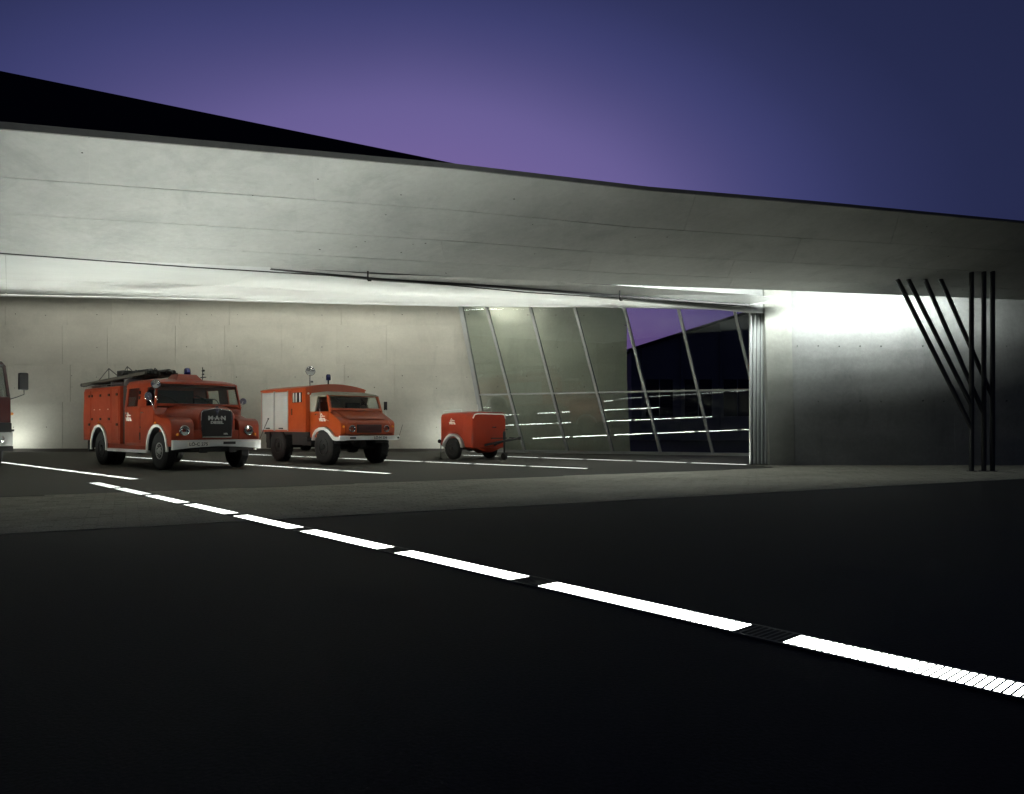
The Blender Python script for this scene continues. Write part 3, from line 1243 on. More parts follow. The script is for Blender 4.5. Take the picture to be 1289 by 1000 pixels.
# ================================================================== bonneted fire engine
def fire_engine():
    r = vehicle_root('fire_engine', -8.51, 20.68, .83, 'red bonneted fire engine with chrome grille and a ladder on its roof', 'fire truck', 'red fire vehicles parked under the canopy')
    red = M['red']
    WB = -4.08
    # chassis
    g = G()
    for y in (-.42, .34):
        g.box(-5.5, .8, y, y + .08, .62, .78)
    g.box(-4.0, -3.5, -.3, .3, .40, .62)
    g.cyl((WB, -.95, .5), (WB, .95, .5), .07); g.cyl((0, -.95, .5), (0, .95, .5), .06)
    g.lathe([(.01, -.2), (.2, -.12), (.22, 0), (.2, .12), (.01, .2)], (WB, 0, .5), (0, 1, 0), 14)
    g.box(-3.3, -.5, -.95, .95, .46, .64)
    g.build('chassis', M['chassis'], r)
    # cab body with front wheel arch
    top = [(.86, .62), (.90, .80), (.90, 1.18), (.84, 1.30), (.70, 1.36), (.20, 1.38), (-.08, 1.46), (-.14, 1.66), (-2.14, 1.66)]
    for s in (-1, 1):
        g = G()
        pr = arch_profile(-2.14, .70, .62, top, .05, .60, .55)
        g.prism(pr, 'y', s * .62, s * 1.215)
        g.build('fender' if s == 1 else 'fender', red, r, .035, 35)
    g = G(); g.box(-2.13, -.06, -.62, .62, .64, 1.0)
    g.build('cab_floor', red, r)
    # bonnet
    def ring(x, hw, z0, z1, k):
        pts = []
        for i in range(13):
            t = math.pi * i / 12
            c, q = math.cos(t), math.sin(t)
            e = 2 / k
            pts.append((x, hw * math.copysign(abs(c) ** e, c), z0 + (z1 - z0) * abs(q) ** e))
        return pts
    g = G()
    g.rings([ring(-.20, 1.06, .9, 1.73, 4.6), ring(.05, .98, .9, 1.73, 4.2), ring(.35, .78, .9, 1.71, 4.0), ring(.62, .62, .88, 1.68, 4.2), ring(.82, .54, .86, 1.65, 4.6), ring(.87, .50, .86, 1.62, 5)])
    g.build('bonnet', red, r, 0, 50)
    # crease line along each bonnet side
    g = G(); g.box(.30, .885, -.62, .62, .80, 1.05)
    g.build('front_apron', red, r, .02)
    # upper cab: pillars, rear wall, roof
    g = G()
    def pil(x0, x1, xt0, xt1, y0=1.21, y1=1.13, t=.05):
        for s in (-1, 1):
            g.rings([[(x0, s * y0, 1.64), (x1, s * y0, 1.64), (x1, s * (y0 - t), 1.64), (x0, s * (y0 - t), 1.64)], [(xt0, s * y1, 2.33), (xt1, s * y1, 2.33), (xt1, s * (y1 - t), 2.33), (xt0, s * (y1 - t), 2.33)]])
    pil(-.16, -.08, -.30, -.20)        # A
    pil(-1.26, -.74, -1.26, -.74)      # B: wide door post
    pil(-2.14, -1.98, -2.12, -1.98)    # C
    for s in (-1, 1):                  # waist rail and head rail
        g.rings([[(-2.14, s * 1.214, 1.62), (-.10, s * 1.214, 1.62), (-.10, s * 1.15, 1.62), (-2.14, s * 1.15, 1.62)], [(-2.14, s * 1.20, 1.70), (-.12, s * 1.20, 1.70), (-.12, s * 1.14, 1.70), (-2.14, s * 1.14, 1.70)]])
        g.rings([[(-2.13, s * 1.155, 2.20), (-.27, s * 1.155, 2.20), (-.27, s * 1.09, 2.20), (-2.13, s * 1.09, 2.20)], [(-2.13, s * 1.135, 2.34), (-.30, s * 1.135, 2.34), (-.30, s * 1.07, 2.34), (-2.13, s * 1.07, 2.34)]])
    g.box(-.22, -.10, -1.14, 1.14, 1.68, 1.76)
    g.build('cab_frame', red, r, .008)
    # rear cab wall with its window
    g = G()
    g.box(-2.14, -2.09, -1.10, -.75, 1.0, 2.32); g.box(-2.14, -2.09, .75, 1.10, 1.0, 2.32); g.box(-2.14, -2.09, -.749, .749, 1.0, 1.72); g.box(-2.14, -2.09, -.749, .749, 2.2, 2.32)
    g.build('rear_cab_wall', red, r)
    # roof
    def rr(x, hw, z0, z1):
        return [(x, -hw, z0), (x, -hw * .97, z0 + (z1 - z0) * .6), (x, -hw * .8, z1 - .012), (x, -hw * .4, z1), (x, hw * .4, z1), (x, hw * .8, z1 - .012), (x, hw * .97, z0 + (z1 - z0) * .6), (x, hw, z0)]
    g = G(); g.rings([rr(-2.16, 1.12, 2.31, 2.40), rr(-2.0, 1.15, 2.31, 2.45), rr(-.6, 1.15, 2.31, 2.45), rr(-.30, 1.14, 2.30, 2.41), rr(-.14, 1.12, 2.285, 2.34)])
    g.build('roof', red, r, 0, 40)
    # glazing
    g = G(); g.rings([[(-.155, -1.12, 1.75), (-.155, 1.12, 1.75), (-.135, 1.12, 1.75), (-.135, -1.12, 1.75)], [(-.255, -1.07, 2.29), (-.255, 1.07, 2.29), (-.235, 1.07, 2.29), (-.235, -1.07, 2.29)]])
    ws = g.build('windscreen', M['wglass'], r)
    g = G(); g.tube([(-.135, -1.13, 1.755), (-.135, 1.13, 1.755), (-.235, 1.08, 2.285), (-.235, -1.08, 2.285)], .018, 6, True)
    g.build('seal', M['black'], ws)
    for y in (-.55, .35):
        g = G(); g.tube([(-.11, y, 1.755), (-.16, y - .25, 1.93), (-.18, y - .5, 1.99)], .010, 5); g.tube([(-.14, y - .05, 1.78), (-.19, y - .42, 2.02)], .006, 5)
        g.build('wiper', M['black'], r)
    for s in (-1, 1):
        for x0, x1 in ((-.73, -.20), (-1.97, -1.27)):
            g = G()
            g.rings([[(x0, s * 1.185, 1.70), (x1, s * 1.185, 1.70), (x1, s * 1.177, 1.70), (x0, s * 1.177, 1.70)], [(x0, s * 1.135, 2.21), (x1 - (.08 if x1 > -.5 else 0), s * 1.135, 2.21), (x1 - (.08 if x1 > -.5 else 0), s * 1.127, 2.21), (x0, s * 1.127, 2.21)]])
            g.build('side_window', M['wglass'], r)
    g = G(); g.box(-2.12, -2.11, -.75, .75, 1.72, 2.2); g.build('rear_window', M['wglass'], r)
    # doors drawn as raised panels with a dark joint round them
    for s in (-1, 1):
        for x0, x1 in ((-1.00, -.12), (-2.05, -1.03)):
            g = G()
            lo = .70
            pts = [(x0 + .012, lo), (x1 - .012, lo), (x1 - .012, 1.655), (x0 + .012, 1.655)] if x0 < -1.01 else [(x0 + .012, lo), (-.62, lo), (-.60, .86), (-.48, 1.05), (-.30, 1.19), (x1 - .03, 1.22), (x1 - .012, 1.655), (x0 + .012, 1.655)]
            g.prism(pts, 'y', s * 1.212, s * 1.226)
            d = g.build('door', red, r, .004, 30, 1)
            g = G(); g.box(x0 + .08, x0 + .22, s * 1.226, s * 1.25, 1.50, 1.53)
            g.build('handle', M['chrome'], d)
        g = G(); g.box(-1.025, -1.005, s * 1.212, s * 1.217, .7, 1.65)
        g.build('door_gap', M['black'], r)
        g = G()
        for z in (2.02, 1.88): g.box(-1.17, -1.12, s * 1.16, s * 1.2, z, z + .09)
        g.cyl((-1.0, s * 1.2, 1.12), (-1.0, s * 1.235, 1.12), .03, None, 8)
        g.box(-1.06, -1.02, s * 1.215, s * 1.235, .78, .98)
        g.build('hinge', M['black'], r)
    # interior
    g = G()
    for y in (-.6, .55):
        g.box(-1.05, -.55, y - .28, y + .28, 1.15, 1.42); g.box(-1.15, -1.03, y - .28, y + .28, 1.3, 1.95)
    g.box(-2.0, -1.6, -1.0, 1.0, 1.15, 1.42)
    g.build('seat', M['seat'], r, .03)
    g = G(); g.tube([(-.55 + .06 * math.sin(t * math.pi / 8), .55 + .21 * math.cos(t * math.pi / 8), 1.72 + .2 * math.sin(t * math.pi / 8)) for t in range(16)], .014, 6, True)
    g.cyl((-.55, .55, 1.72), (-.3, .55, 1.4), .02); g.box(-.42, -.2, -1.1, 1.1, 1.5, 1.70)
    g.build('steering_wheel', M['black'], r)
    # grille
    out = [(-.40, .86), (.40, .86), (.425, 1.30), (.415, 1.52), (.36, 1.565), (0, 1.625), (-.36, 1.565), (-.415, 1.52), (-.425, 1.30)]
    g = G(); g.prism(out, 'x', .86, .892)
    gr = g.build('grille', M['grille'], r)
    for i in range(12):
        z = .90 + i * .047
        g = G(); g.box(.893, .905, -.39, .39, z, z + .014); g.build('slat', M['grille'], gr)
    g = G(); g.tube([(.90, y, z) for y, z in out], .017, 6, True); g.build('frame', M['chrome'], gr)
    g = G(); g.prism([(-.075, 1.62), (.075, 1.62), (0, 1.44)], 'x', .893, .915); g.prism([(-.05, 1.635), (.05, 1.635), (.02, 1.675), (-.02, 1.675)], 'x', .86, .91)
    g.build('badge', M['chrome'], gr)
    text('lettering', 'M·A·N', .155, M['letter'], gr, (.898, 0, 1.36), (R(90), 0, R(90)), .008, .006, 1.15)
    text('lettering', 'DIESEL', .095, M['letter'], gr, (.898, 0, 1.245), (R(90), 0, R(90)), .008, .004, 1.25)
    text('lettering', 'HA', .06, M['letter'], gr, (.905, .24, .945), (R(90), 0, R(90)), .006, .003, 1.3)
    # lamps
    for y in (-.885, .885):
        headlight(r, .925, y, 1.04, .118)
        g = G(); g.lathe([(.035, -.02), (.035, .02), (.02, .035), (.001, .04)], (.93, y - math.copysign(.22, y) * -1 * .8, .93), (1, 0, 0), 10)
        g.build('indicator', M['amber'], r, 0, 40)
    for y in (-1.225, 1.225):
        g = G(); g.lathe([(.03, 0), (.026, .03), (.001, .045)], (.0, y, 1.24), (0, math.copysign(1, y), 0), 10)
        g.build('side_lamp', M['amber'], r, 0, 40)
    # bumper: lower edge arched up in the middle, ends turned back
    n = 12
    g = G()
    rings = []
    for i in range(n + 1):
        y = -1.21 + 2.42 * i / n
        zb = .535 + .075 * (1 - (y / 1.21) ** 2)
        xx = 1.0 - (.05 if i in (0, n) else 0)
        rings.append([(xx - .05, y, zb), (xx + .05, y, zb + .015), (xx + .055, y, .78), (xx - .05, y, .795)])
    g.rings(rings)
    b = g.build('bumper', M['bumper'], r, .01, 40)
    g = G(); g.box(1.052, 1.058, -.86, -.28, .615, .745); b2 = g.build('number_plate', M['sign_white'], b)
    text('lettering', 'LÖ-C 275', .115, M['plate_black'], b2, (1.0585, -.57, .68), (R(90), 0, R(90)), .002, .002, 1.05)
    g = G(); g.box(1.052, 1.062, .10, .44, .67, .74); g.build('tow_slot', M['black'], b)
    g = G(); g.box(.9, .99, -.5, -.3, .45, .60); g.box(.9, .99, .3, .5, .45, .6); g.box(.1, .95, -.6, .6, .50, .6); g.build('tow_bracket', M['chassis'], r)
    # white arch trims and rub rail
    for s in (-1, 1):
        y0, y1 = (s * 1.19, s * 1.245)
        g = G(); g.arc_band(.05, .55, .585, .655, 0, math.pi, y0, y1, 16, .06); g.build('arch_trim', M['white'], r, .008)
        g = G(); g.arc_band(WB, .55, .585, .655, 0, math.pi, y0, y1, 16, .10); g.build('arch_trim', M['white'], r, .008)
        g = G(); g.box(WB + .66, -.62, s * 1.12, s * 1.225, .43, .515); g.build('rub_rail', M['bumper'], r, .01)
        g = G(); g.box(WB + .66, -.60, s * 1.02, s * 1.18, .515, .635); g.build('side_skirt', M['red'], r)
    # rear body
    g = G()
    z1 = 2.30
    pr = arch_profile(-5.45, -2.52, .72, [(-2.52, .72), (-2.52, z1), (-5.36, z1), (-5.47, 1.5)], WB, .60, .55)
    pr = [p for p in pr if p[1] > .54]
    g.prism([(-5.45, .72), (WB - .62, .72)] + [(WB + .62 * math.cos(math.pi - math.pi * i / 12), .55 + .62 * math.sin(math.pi - math.pi * i / 12)) for i in range(1, 12) if .55 + .62 * math.sin(math.pi * i / 12) > .73] + [(WB + .62, .72), (WB + .62, .64), (-2.52, .64), (-2.52, z1), (-5.36, z1), (-5.48, 1.5)], 'y', -1.19, 1.19)
    g.build('rear_body', red, r, .03, 35)
    g = G(); g.box(-2.53, -2.12, -1.10, 1.10, .66, 2.28)
    g.build('cab_gap', M['chassis'], r)
    for s in (-1, 1):
        for x0, x1, za, zb in ((-5.34, -4.78, .82, 2.22), (-4.75, -3.16, 1.24, 2.22), (-3.13, -2.58, .74, 2.22)):
            g = G(); g.box(x0, x1, s * 1.188, s * 1.206, za, zb)
            lk = g.build('locker_door', red, r, .005, 30, 1)
            g = G()
            for x in ((x0 + .1, (x0 + x1) / 2, x1 - .12) if x1 - x0 > 1 else (x1 - .1,)):
                for z in (zb - .16, max(za + .12, 1.2)):
                    g.box(x - .045, x + .045, s * 1.206, s * 1.235, z - .035, z + .035)
            g.build('latch', M['black'], lk)
            if x1 - x0 > 1:
                g = G()
                for x in (x0 + .3, x0 + .75, x1 - .2): g.box(x - .03, x + .03, s * 1.206, s * 1.222, 1.63, 1.66)
                g.build('handle', M['letter'], lk)
        g = G(); g.lathe([(.03, 0), (.026, .03), (.001, .045)], (WB, s * 1.206, 1.26), (0, s, 0), 10); g.build('side_lamp', M['amber'], r)
    g = G(); g.box(-5.5, -5.2, -1.0, 1.0, .5, .7); g.cyl((-5.5, 0, .6), (-5.68, 0, .6), .05); g.box(-5.35, -5.25, -1.1, -.95, .38, .72)
    g.build('rear_step', M['chassis'], r)
    for s in (-1, 1):
        for cx in (.05, WB):
            g = G(); g.arc_band(cx, .55, .565, .597, 0, math.pi, s * .60, s * 1.205, 16, .05); g.box(cx - .58, cx + .58, s * .56, s * .60, .55, 1.14)
            g.build('arch_liner', M['black'], r)
    # wheels (twin rear)
    for s in (-1, 1):
        wheel(r, 0, s * 1.02, .50, .27, s, .215, M['rimpaint'], -.02, 8)
        wheel(r, WB, s * 1.03, .50, .26, s, .27, M['chassis'], .09, 8)
        wheel(r, WB, s * .72, .50, .26, s, .27, M['chassis'], .05, 8)
    # mirrors and search lamp
    for s in (-1, 1):
        round_mirror(r, (.02, -1.42, 1.93) if s < 0 else (-.10, 1.27, 1.86), ((-.12, s * 1.20, 1.72), (-.12, s * 1.20, 1.58)), .115 if s < 0 else .095, M['chrome'], (1, -s * .35, 0))
    g = G(); g.lathe([(.001, -.12), (.08, -.08), (.12, .0), (.12, .02), (.10, .02), (.001, -.02)], (-.02, -1.22, 2.26), (1, -.2, 0), 18)
    g.tube([(-.1, -1.15, 1.85), (-.05, -1.24, 2.0), (-.03, -1.22, 2.2)], .012, 6)
    g.build('search_lamp', M['chrome'], r, 0, 40)
    g = G(); g.cyl((1.02, 1.16, .78), (1.12, 1.36, 1.34), .008, None, 6); g.cyl((1.12, 1.36, 1.34), (1.125, 1.37, 1.37), .02, None, 8); g.build('width_rod', M['black'], r)
    # siren box, beacon, bracket
    g = G(); g.rings([[(-.95, -.55, 2.43), (-.30, -.55, 2.41), (-.30, .2, 2.41), (-.95, .2, 2.43)], [(-.85, -.45, 2.60), (-.42, -.45, 2.58), (-.42, .06, 2.58), (-.85, .06, 2.60)]])
    g.build('siren_box', red, r, .02)
    g = G(); g.lathe([(.085, 0), (.09, .02), (.085, .14), (.06, .18), (.001, .19)], (-.6, -.12, 2.585), (0, 0, 1), 18); g.build('beacon', M['blue'], r, 0, 40)
    g = G(); g.box(-.50, -.22, .20, .24, 2.50, 2.525); g.cyl((-.4, .22, 2.44), (-.4, .22, 2.80), .012); g.cyl((-.4, .22, 2.70), (-.32, .22, 2.70), .03, None, 8); g.cyl((-.4, .22, 2.60), (-.34, .22, 2.60), .025, None, 8)
    g.build('antenna_bracket', M['black'], r)
    # ladder rack
    lad = empty('ladder', (0, 0, 0), 0, r)
    za, zb = 2.42, 2.66
    for y in (-1.02, -.62, -.56, -.16):
        g = G(); g.rings([[(-6.1, y - .022, za), (-6.1, y + .022, za), (-6.1, y + .022, za + .085), (-6.1, y - .022, za + .085)], [(-1.15, y - .022, zb - .08), (-1.15, y + .022, zb - .08), (-1.15, y + .022, zb), (-1.15, y - .022, zb)]])
        g.build('rail', M['ladder'], lad)
    for i in range(16):
        t = (i + .5) / 16
        x, z = -6.1 + 4.95 * t, za + .045 + (zb - .125 - za) * t
        g = G(); g.cyl((x, -1.04, z), (x, -.60, z), .016, None, 6); g.cyl((x, -.58, z + .03), (x, -.14, z + .03), .016, None, 6)
        g.build('rung', M['ladder'], lad)
    for xs_, h in (((-4.75, -3.95, -3.2), .30), ((-3.0, -2.55, -2.0), .24)):
        g = G()
        for y in (-.98, -.2):
            zq = [za + .09 + (zb - .08 - za) * ((x + 6.1) / 4.95) for x in xs_]
            g.tube([(xs_[0], y, zq[0]), (xs_[1], y, zq[1] + h), (xs_[2], y, zq[2])], .013, 6)
            g.cyl((xs_[1], y, zq[1]), (xs_[1], y, zq[1] + h), .011, None, 6)
        g.build('truss', M['black'], lad)
    g = G()
    for x0, y in ((-2.9, -.85), (-2.7, -.45)):
        g.cyl((x0, y, 2.66), (x0 + 1.7, y, 2.66), .085, None, 12); g.cyl((x0 + 1.7, y, 2.66), (x0 + 2.0, y, 2.64), .06, None, 10)
    g.box(-3.4, -2.95, -.95, -.25, 2.60, 2.78)
    g.cyl((-6.2, -.95, 2.44), (-2.2, -.95, 2.56), .045, None, 8); g.cyl((-5.9, -.3, 2.46), (-2.2, -.3, 2.6), .05, None, 8)
    g.build('suction_hose', M['chassis'], r, 0, 40)
    g = G()
    for x in (-5.2, -3.6, -2.6):
        g.box(x, x + .05, -1.05, .9, 2.29, 2.40 + .05 * (x + 5.2) / 1.3)
    g.tube([(-5.35, -1.1, 2.38), (-2.6, -1.1, 2.38)], .012, 6)
    for i in range(8): g.cyl((-5.3 + .38 * i, -1.1, 2.29), (-5.3 + .38 * i, -1.1, 2.38), .009, None, 5)
    g.build('roof_rack', M['letter'], r)
    g = G()
    for (x, y, z) in ((-6.12, -1.02, 2.46), (-6.12, -.16, 2.46)):
        g.lathe([(.05, -.03), (.055, 0), (.05, .03)], (x, y, z), (0, 1, 0), 12)
    g.build('ladder_wheel', M['black'], lad)
    side_logo(r, -1.78, -1.229, 1.36, .20)
    return r


# ================================================================== cab-over box truck
def box_truck():
    r = vehicle_root('box_truck', -4.92, 23.25, .765, 'orange-red cab-over box truck with beige cab roof and grey side shutters', 'fire truck', 'red fire vehicles parked under the canopy')
    red = M['red2']
    WB = -2.9
    g = G()
    for y in (-.42, .34): g.box(-3.8, .75, y, y + .08, .66, .84)
    g.cyl((WB, -.8, .52), (WB, .8, .52), .08); g.cyl((0, -.8, .52), (0, .8, .52), .08)
    for x in (WB, 0): g.lathe([(.01, -.2), (.18, -.12), (.2, 0), (.18, .12), (.01, .2)], (x, 0, .52), (0, 1, 0), 12)
    g.box(-2.2, -1.0, -.85, -.4, .55, .95); g.box(-2.2, -1.0, .4, .85, .55, .95); g.box(-3.95, -.98, -.95, .95, .88, .965)
    g.box(-3.95, -3.7, -.9, .9, .6, .9); g.box(-3.75, -3.55, -.98, -.72, .42, .95); g.box(-1.35, -1.0, -.98, -.8, .68, .80)
    g.cyl((-.9, .0, .7), (.6, 0, .62), .12)
    g.build('chassis', M['chassis'], r)
    # cab lower body with arches
    for s in (-1, 1):
        g = G()
        n = 12
        arch = [(.03 + .60 * math.cos(math.pi - math.pi * i / n), .54 + .56 * math.sin(math.pi - math.pi * i / n)) for i in range(1, n)]
        arch = [p for p in arch if p[1] > .80]
        pts = [(-.90, .80), (-.52, .80)] + arch + [(.58, .80), (.86, .80), (.90, 1.00), (.90, 1.24), (.84, 1.31), (.20, 1.60), (-.90, 1.60)]
        rr_ = []
        for y0, y1, f in ((.45, .80, 1), (.80, .97, 1)):
            pass
        g.prism(pts, 'y', s * .50, s * .95)
        g.build('cab_side', red, r, .035, 35)
        g = G(); g.arc_band(.03, .54, .54, .565, R(10), R(170), s * .48, s * .945, 14); g.box(-.5, .56, s * .46, s * .49, .6, 1.08)
        g.build('arch_liner', M['black'], r)
    # nose: tapered towards the front
    g = G()
    def nr(x, hw, z0, z1):
        return [(x, -hw, z0), (x, -hw, z1 - .06), (x, -hw + .06, z1), (x, hw - .06, z1), (x, hw, z1 - .06), (x, hw, z0)]
    g.rings([nr(.12, .90, .92, 1.665), nr(.30, .88, .92, 1.60), nr(.60, .84, .92, 1.46), nr(.84, .80, .92, 1.335), nr(.925, .79, .92, 1.24), nr(.945, .785, .92, 1.05), nr(.93, .77, .90, .93)])
    g.build('bonnet', red, r, .0, 30)
    g = G(); g.rings([[(.32, -.74, 1.608), (.32, .74, 1.608), (.36, .74, 1.60), (.36, -.74, 1.60)], [(.80, -.68, 1.385), (.80, .68, 1.385), (.84, .68, 1.37), (.84, -.68, 1.37)]])
    g.build('bonnet_ridge', red, r, .01)
    g = G(); g.box(.938, .956, -.43, .43, .955, 1.20)
    gr = g.build('grille', M['grille'], r, .01)
    for i in range(7):
        g = G(); g.box(.957, .966, -.40, .40, .975 + .031 * i, .987 + .031 * i); g.build('slat', plain_maroon, gr)
    for y in (-.60, .60): headlight(r, .955, y, 1.075, .095)
    for y in (-.86, .86):
        g = G(); g.lathe([(.035, -.02), (.035, .02), (.001, .04)], (.90, y, 1.14), (1, 0, 0), 10); g.build('indicator', M['amber'], r, 0, 40)
    # white fenders running into the bumper
    for s in (-1, 1):
        g = G()
        rr_ = []
        pth = [(-.66, .78), (-.60, .92), (-.46, 1.05), (-.25, 1.115), (.06, 1.125), (.30, 1.06), (.48, .95), (.60, .86), (.78, .83), (.95, .835)]
        thk = [.07, .075, .08, .085, .09, .11, .13, .12, .11, .10]
        for (x, z), t in zip(pth, thk):
            rr_.append([(x, s * .76, z), (x, s * 1.02, z), (x, s * 1.035, z - t), (x, s * .76, z - t)])
        g.rings(rr_)
        g.build('fender', M['white'], r, .015, 40)
    g = G()
    g.rings([[(.93, y, .735), (1.0, y, .745), (1.0, y, .865), (.93, y, .875)] for y in (-1.04, -.5, .5, 1.06)])
    b = g.build('bumper', M['white'], r, .012)
    g = G(); g.box(1.0, 1.006, -.70, -.50, .78, .83); g.build('slot', M['black'], b)
    g = G(); g.box(1.0, 1.005, .10, .62, .755, .855); b2 = g.build('number_plate', M['sign_white'], b)
    text('lettering', 'LÖ-N 236', .105, M['plate_black'], b2, (1.0058, .36, .805), (R(90), 0, R(90)), .002, .002, 1.05)
    g = G(); g.lathe([(.03, 0), (.03, .02), (.001, .03)], (1.0, 1.0, .80), (1, 0, 0), 10); g.build('reflector', M['black'], b)
    g = G(); g.cyl((1.0, 1.05, .86), (1.04, 1.14, 1.2), .007, None, 6); g.build('width_rod', M['black'], r)
    # windscreen frame, door frames
    g = G()
    for s in (-1, 1):
        g.rings([[(.20, s * .93, 1.58), (.28, s * .93, 1.58), (.28, s * .86, 1.58), (.20, s * .86, 1.58)], [(.0, s * .90, 2.09), (.08, s * .90, 2.09), (.08, s * .83, 2.09), (.0, s * .83, 2.09)]])
    g.rings([[(.18, y, 1.63), (.27, y, 1.63), (.25, y, 1.70), (.17, y, 1.70)] for y in (-.88, .88)])
    g.rings([[(-.01, y, 2.06), (.08, y, 2.06), (.07, y, 2.11), (-.01, y, 2.11)] for y in (-.88, .88)])
    g.build('windscreen_frame', red, r, .006)
    g = G(); g.rings([[(.235, -.86, 1.69), (.235, .86, 1.69), (.247, .86, 1.69), (.247, -.86, 1.69)], [(.045, -.83, 2.06), (.045, .83, 2.06), (.057, .83, 2.06), (.057, -.83, 2.06)]])
    ws = g.build('windscreen', M['wglass'], r)
    for y in (-.45, .4):
        g = G(); g.tube([(.26, y, 1.70), (.19, y - .16, 1.90)], .009, 5); g.tube([(.235, y + .02, 1.77), (.15, y - .2, 2.0)], .006, 5); g.build('wiper', M['black'], r)
    # canvas roof and rear quarters
    g = G()
    def cr(x, hw, z0, z1): return [(x, -hw, z0), (x, -hw * .95, z1 - .03), (x, -hw * .7, z1), (x, hw * .7, z1), (x, hw * .95, z1 - .03), (x, hw, z0)]
    g.rings([cr(-.92, .93, 2.06, 2.20), cr(-.4, .93, 2.06, 2.215), cr(-.02, .91, 2.07, 2.17), cr(.13, .90, 2.085, 2.125)])
    for s in (-1, 1):
        g.prism([(-.92, 1.60), (-.62, 1.60), (-.46, 2.07), (-.92, 2.07)], 'y', s * .88, s * .935)
    g.box(-.92, -.88, -.87, .87, 1.0, 2.06)
    g.build('cab_roof', M['canvas'], r, .01, 40)
    for s in (-1, 1):
        g = G(); g.prism([(-.60, 1.61), (.20, 1.61), (.02, 2.06), (-.45, 2.06)], 'y', s * .895, s * .903); g.build('side_window', M['wglass'], r)
        g = G(); g.prism([(-.62, .86), (-.50, .86), (-.46, 1.02), (-.30, 1.14), (.20, 1.16), (.20, 1.59), (-.62, 1.59)], 'y', s * .948, s * .958); d = g.build('door', red, r, .004, 30, 1)
        g = G(); g.box(-.55, -.43, s * .958, s * .975, 1.50, 1.525); g.build('handle', M['chrome'], d)
        g = G(); g.rings([[(.05, s * 1.12, 1.66), (.13, s * 1.20, 1.66), (.10, s * 1.22, 1.66), (.03, s * 1.14, 1.66)], [(.05, s * 1.12, 1.93), (.13, s * 1.20, 1.93), (.10, s * 1.22, 1.93), (.03, s * 1.14, 1.93)]])
        mr = g.build('mirror', M['black'], r, .01)
        g = G(); g.tube([(.24, s * .93, 1.30), (.12, s * 1.16, 1.40), (.09, s * 1.17, 1.68)], .010, 6); g.build('mirror_arm', M['letter'], mr)
    g = G()
    for y in (-.5, .5): g.box(-.75, -.3, y - .25, y + .25, 1.2, 1.42); g.box(-.86, -.72, y - .25, y + .25, 1.35, 1.9)
    g.build('seat', M['seat'], r, .03)
    g = G(); g.tube([(-.2 + .08 * math.sin(t * math.pi / 8), .5 + .2 * math.cos(t * math.pi / 8), 1.66 + .18 * math.sin(t * math.pi / 8)) for t in range(16)], .013, 6, True); g.cyl((-.2, .5, 1.66), (.05, .5, 1.4), .02); g.box(0, .2, -.86, .86, 1.45, 1.62)
    g.build('steering_wheel', M['black'], r)
    # box body with arched roof
    def br(x):
        pts = [(x, -1.07, .97), (x, -1.07, 2.335)]
        for i in range(9):
            y = -1.04 + 2.08 * i / 8
            pts.append((x, y, 2.36 + .125 * (1 - (y / 1.04) ** 2)))
        return pts + [(x, 1.07, 2.335), (x, 1.07, .97)]
    g = G(); g.rings([br(-3.95), br(-.95)])
    g.build('box_body', red, r, .012, 30)
    g = G()
    g.box(-3.97, -.93, -1.088, -1.068, 2.29, 2.34)
    g.build('rain_gutter', red, r)
    g = G(); g.box(-3.97, -.93, 1.068, 1.088, 2.29, 2.34); g.build('rain_gutter', red, r)
    for s in (-1, 1):
        for x0, x1 in ((-3.84, -3.03), (-2.94, -2.08)):
            g = G(); g.box(x0, x1, s * 1.066, s * 1.078, 1.03, 2.25)
            sh = g.build('shutter', M['shutter'], r)
            for k in range(18):
                g = G(); z = 1.035 + k * .0675
                g.rings([[(x, s * 1.078, z), (x, s * 1.084, z + .012), (x, s * 1.084, z + .055), (x, s * 1.078, z + .066)] for x in (x0 + .01, x1 - .01)])
                g.build('slat', M['shutter'], sh)
            g = G(); g.box((x0 + x1) / 2 - .13, (x0 + x1) / 2 + .13, s * 1.084, s * 1.105, 1.06, 1.10); g.build('handle', M['black'], sh)
            g = G(); g.box(x0 - .03, x0, s * 1.068, s * 1.09, 1.0, 2.28); g.box(x1, x1 + .03, s * 1.068, s * 1.09, 1.0, 2.28); g.build('guide_rail', M['alu_dull'], sh)
        g = G(); g.box(-1.98, -1.04, s * 1.068, s * 1.079, 1.04, 2.27)
        d = g.build('side_door', red, r, .004, 30, 1)
        g = G(); g.box(-1.76, -1.16, s * 1.079, s * 1.084, 1.89, 2.20); w = g.build('window', M['far_glass'], d)
        g = G()
        for x in (-1.72, -1.55, -1.32): g.box(x, x + .1, s * 1.0845, s * 1.087, 1.90, 2.19)
        g.build('curtain', M['shutter'], w)
        g = G(); g.box(-1.80, -1.77, s * 1.079, s * 1.1, 1.5, 1.7); g.build('handle', M['black'], d)
    # roof lamps
    g = G(); g.lathe([(.001, -.13), (.10, -.09), (.15, .0), (.155, .025), (.14, .03), (.05, -.01), (.001, -.02)], (-1.0, -.88, 2.86), (1, -.25, .05), 20)
    g.cyl((-1.02, -.88, 2.40), (-1.02, -.88, 2.76), .018); g.box(-1.06, -.98, -.85, -.79, 2.50, 2.56)
    g.build('search_lamp', M['chrome'], r, 0, 40)
    g = G(); g.lathe([(.07, 0), (.075, .03), (.075, .15), (.05, .19), (.001, .195)], (-1.05, -.22, 2.60), (0, 0, 1), 16); bc = g.build('beacon', M['blue'], r, 0, 40)
    g = G(); g.cyl((-1.05, -.22, 2.47), (-1.05, -.22, 2.60), .025); g.build('pole', M['black'], bc)
    g = G()
